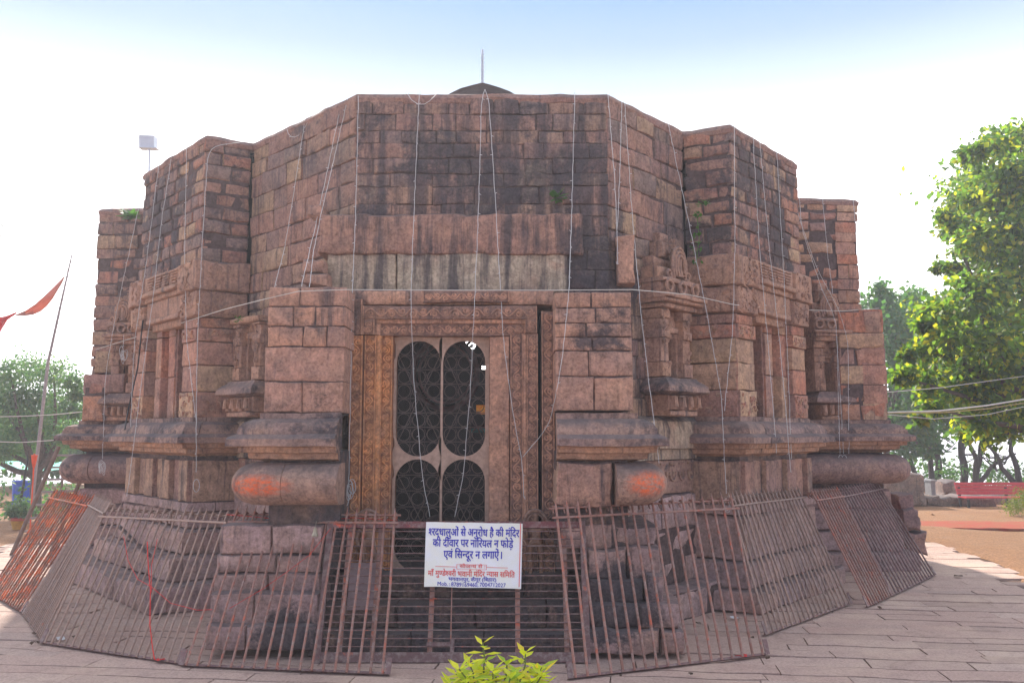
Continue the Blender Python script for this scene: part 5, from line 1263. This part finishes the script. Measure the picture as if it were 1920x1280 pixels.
wire('thin upper wire above the cables on the right', [(1664, 735, 11.0), (1760, 727, 11.8), (1920, 705, 13), (2000, 690, 13.4)], .005)
wire('upper thin wire crossing the left tree', [(-60, 782, 12.5), (40, 780, 12.3), (100, 777, 12), (153, 772, 11.4)], .006)
wire('lower thin wire sagging before the left tree', [(-60, 826, 12.5), (40, 829, 12.2), (100, 825, 11.9), (122, 818, 11.5)], .006)
# ladder leaning at the far left corner, pole, bin, pot, awning
M['wood'] = plain('brown_painted_wood', (.20, .12, .09), .8, var=.3)
a = G(22, 1040); b = P(110, 838, 12.8); off = V((.40, .25, 0)); t = thing('ladder', 'wooden ladder leaning at the far left corner of the temple', 'ladder', a)
for o_ in (V((0, 0, 0)), off):
    w = MB(); tube(w, [a + o_, b + o_], .03, 7); w.build('rail', M['wood'], t)
for k in range(8):
    w = MB(); p = a.lerp(b, (k + .7) / 8.4); tube(w, [p, p + off], .016, 6); w.build('rung', M['bamboo'], t)
w = MB(); b = G(34, 965); tube(w, [V((b.x, b.y, 0)), P(57, 832, b.y)], [.03, .02], 7); tag(w.build('thin_pole', M['cable']), 'thin dark pole leaning in front of the left tree', 'pole')
w = MB(); c = P(64, 862, 14); tube(w, [c + V((0, 0, .08)), c, c - V((0, 0, .12))], [.05, .04, .02], 7); tube(w, [V((c.x, c.y, -.03)), c + V((0, 0, .1))], .012, 5); tag(w.build('stick_flag', plain('orange_cloth', (.8, .1, .03), .8)), 'small orange cloth on a stick beside the ladder', 'flag')
M['blue'] = plain('blue_plastic', (.02, .09, .6), .4, var=.1)
b = G(40, 946); w = MB(); prof = [(.19, 0), (.21, .5), (.225, .52), (.225, .55), (.2, .55), (.18, .1)]
for (r0, z0), (r1, z1) in zip(prof, prof[1:]): tube(w, [V((b.x, b.y, z0)), V((b.x, b.y, z1))], [r0, r1], 16, cap=False)
tag(w.build('plastic_bin', M['blue']), 'blue plastic bin under the left tree', 'bin')
b = G(36, 993); t = thing('potted_plant', 'leafy plant in a red and yellow pot on the left soil', 'potted plant', b)
w = MB(); 
for (r0, z0), (r1, z1) in zip([(.10, 0), (.14, .16), (.16, .17), (.16, .21)], [(.14, .16), (.16, .17), (.16, .21), (.12, .2)]): tube(w, [b + V((0, 0, z0)), b + V((0, 0, z1))], [r0, r1], 14, mi=0 if z0 < .15 else 1)
w.build('pot', [plain('yellow_pot', (.6, .32, .04), .6), plain('red_pot_rim', (.5, .07, .04), .6)], t)
w = MB(); crown(w, [(b + V((0, 0, .38)), .2), (b + V((.12, 0, .3)), .14), (b + V((-.12, 0, .3)), .14)], 700, .07, .022, .3); w.build('leaves', M['leaf_pale'], t)
w = MB(); gv = []
for i in range(13): gv.append([w.vert(P(-60 + 16 * i, 866 + 2 * math.sin(i * .9) + 14 * j / 3, 22 - j * .5)) for j in range(4)])
for a, b in zip(gv, gv[1:]):
    for j in range(3): w.face((a[j], a[j + 1], b[j + 1], b[j]))
o = w.build('cloth', M['teal'])
aw = thing('awning', 'teal cloth awning strip under the left trees', 'awning', (P(30, 880, 21).x, 21.2, 0)); o.parent = aw; o.matrix_parent_inverse = Matrix.Translation(-V(aw.location)); o.name = 'canopy'
for px in (-20, 60, 118):
    w = MB(); p = P(px, 875, 21.2); tube(w, [V((p.x, 21.2, -.1)), p], .03, 6); w.build('post', M['wood'], aw)
w = MB(); cl3 = [(V((rnd(-16, -6.5), rnd(17, 26), rnd(.0, .3))), rnd(.3, .6)) for _ in range(40)]
crown(w, cl3, 110, .12, .035, .3); tag(w.build('scrub', M['leaf_mid']), 'low green scrub under the left trees', 'scrub', kind='stuff')

# litter and dry leaves
M['paper'] = plain('crumpled_paper', (.7, .7, .72), .8, var=.2); M['dryleaf'] = plain('dry_leaf', (.10, .06, .04), .9, var=.4)
def bit(label, px, py, s, mat, name, cat, grp):
    w = MB(); c = G(px, py, .012); k = [w.vert(c + V((s * math.cos(a) * rnd(.6, 1.1), s * math.sin(a) * rnd(.4, .8), rnd(0, .025)))) for a in [R(45 * i) for i in range(8)]]; m_ = w.vert(c + V((0, 0, .02)))
    for i in range(8): w.face((k[i], k[(i + 1) % 8], m_))
    tag(w.build(name, mat), label, cat, grp)
bit('scrap of white paper behind the wide left railing', 172, 1090, .11, M['paper'], 'paper_scrap', 'litter', 'paper scraps on the paving'); bit('small white scrap on the paving left of the pilaster base', 238, 1130, .05, M['paper'], 'paper_scrap', 'litter', 'paper scraps on the paving')
bit('white paper scrap behind the right railing panels', 1378, 1160, .06, M['paper'], 'paper_scrap', 'litter', 'paper scraps on the paving'); bit('white scrap at the foot of the wide left railing', 112, 1198, .05, M['paper'], 'paper_scrap', 'litter', 'paper scraps on the paving')
bit('curled dark dry leaf alone on the right paving', 1797, 1081, .06, M['dryleaf'], 'dry_leaf', 'leaf', 'dry leaves on the paving')
for (px, py) in ((65, 1190), (75, 1205), (62, 1207), (140, 1195), (1410, 1197), (1360, 1160), (1310, 1170), (1295, 1265), (1650, 1140), (1440, 1235)):
    bit('dry brown leaf lying by the foot of a railing', px, py, rnd(.02, .035), M['dryleaf'], 'dry_leaf', 'leaf', 'dry leaves along the railings')
M['petal'] = plain('red_petals', (.55, .03, .03), .8)
for (px, py, lb) in ((1390, 1232, 'red petals at the foot of the right front railing'), (1005, 1175, 'red petals on the dark step right of the banner'), (300, 1240, 'red petals at the foot of the wide left railing')):
    bit(lb, px, py, .05, M['petal'], 'flower_petals', 'petals', 'red petals')
# stones scattered over the soil
w = MB(); random.seed(3)
for _ in range(900):
    a = rnd(0, 6.283); r_ = rnd(7.6, 20); x, y = CX + r_ * math.cos(a), CY + r_ * math.sin(a)
    if in_pave(x, y): continue
    s = rnd(.012, .05); c = V((x, y, gz(x, y) + s * .2)); k = [w.vert(c + V((s * math.cos(t) * rnd(.7, 1.2), s * math.sin(t) * rnd(.7, 1.2), rnd(-.2, .1) * s))) for t in [R(72 * i) for i in range(5)]]; tp = w.vert(c + V((0, 0, s * rnd(.5, .9))))
    for i in range(5): w.face((k[i], k[(i + 1) % 5], tp))
tag(w.build('pebbles', M['soil']), 'scattered pebbles and clods on the orange soil', 'pebbles', kind='stuff')

# ------------------------------------------------------------------ the hazy air
HZ = 0.0030
w = MB(); box(w, (-950, -950, -62), (950, 950, 12))
hm = bpy.data.materials.new('haze'); hm.use_nodes = True; hn = hm.node_tree.nodes; hn.remove(hn['Principled BSDF'])
pv = hn.new('ShaderNodeVolumePrincipled'); pv.inputs['Color'].default_value = (.86, .90, 1, 1); pv.inputs['Density'].default_value = HZ; pv.inputs['Anisotropy'].default_value = .3
hm.node_tree.links.new(pv.outputs[0], hn['Material Output'].inputs['Volume'])
tag(w.build('haze', hm, None, 0), 'thin pale haze over the whole hilltop', 'haze', kind='stuff')
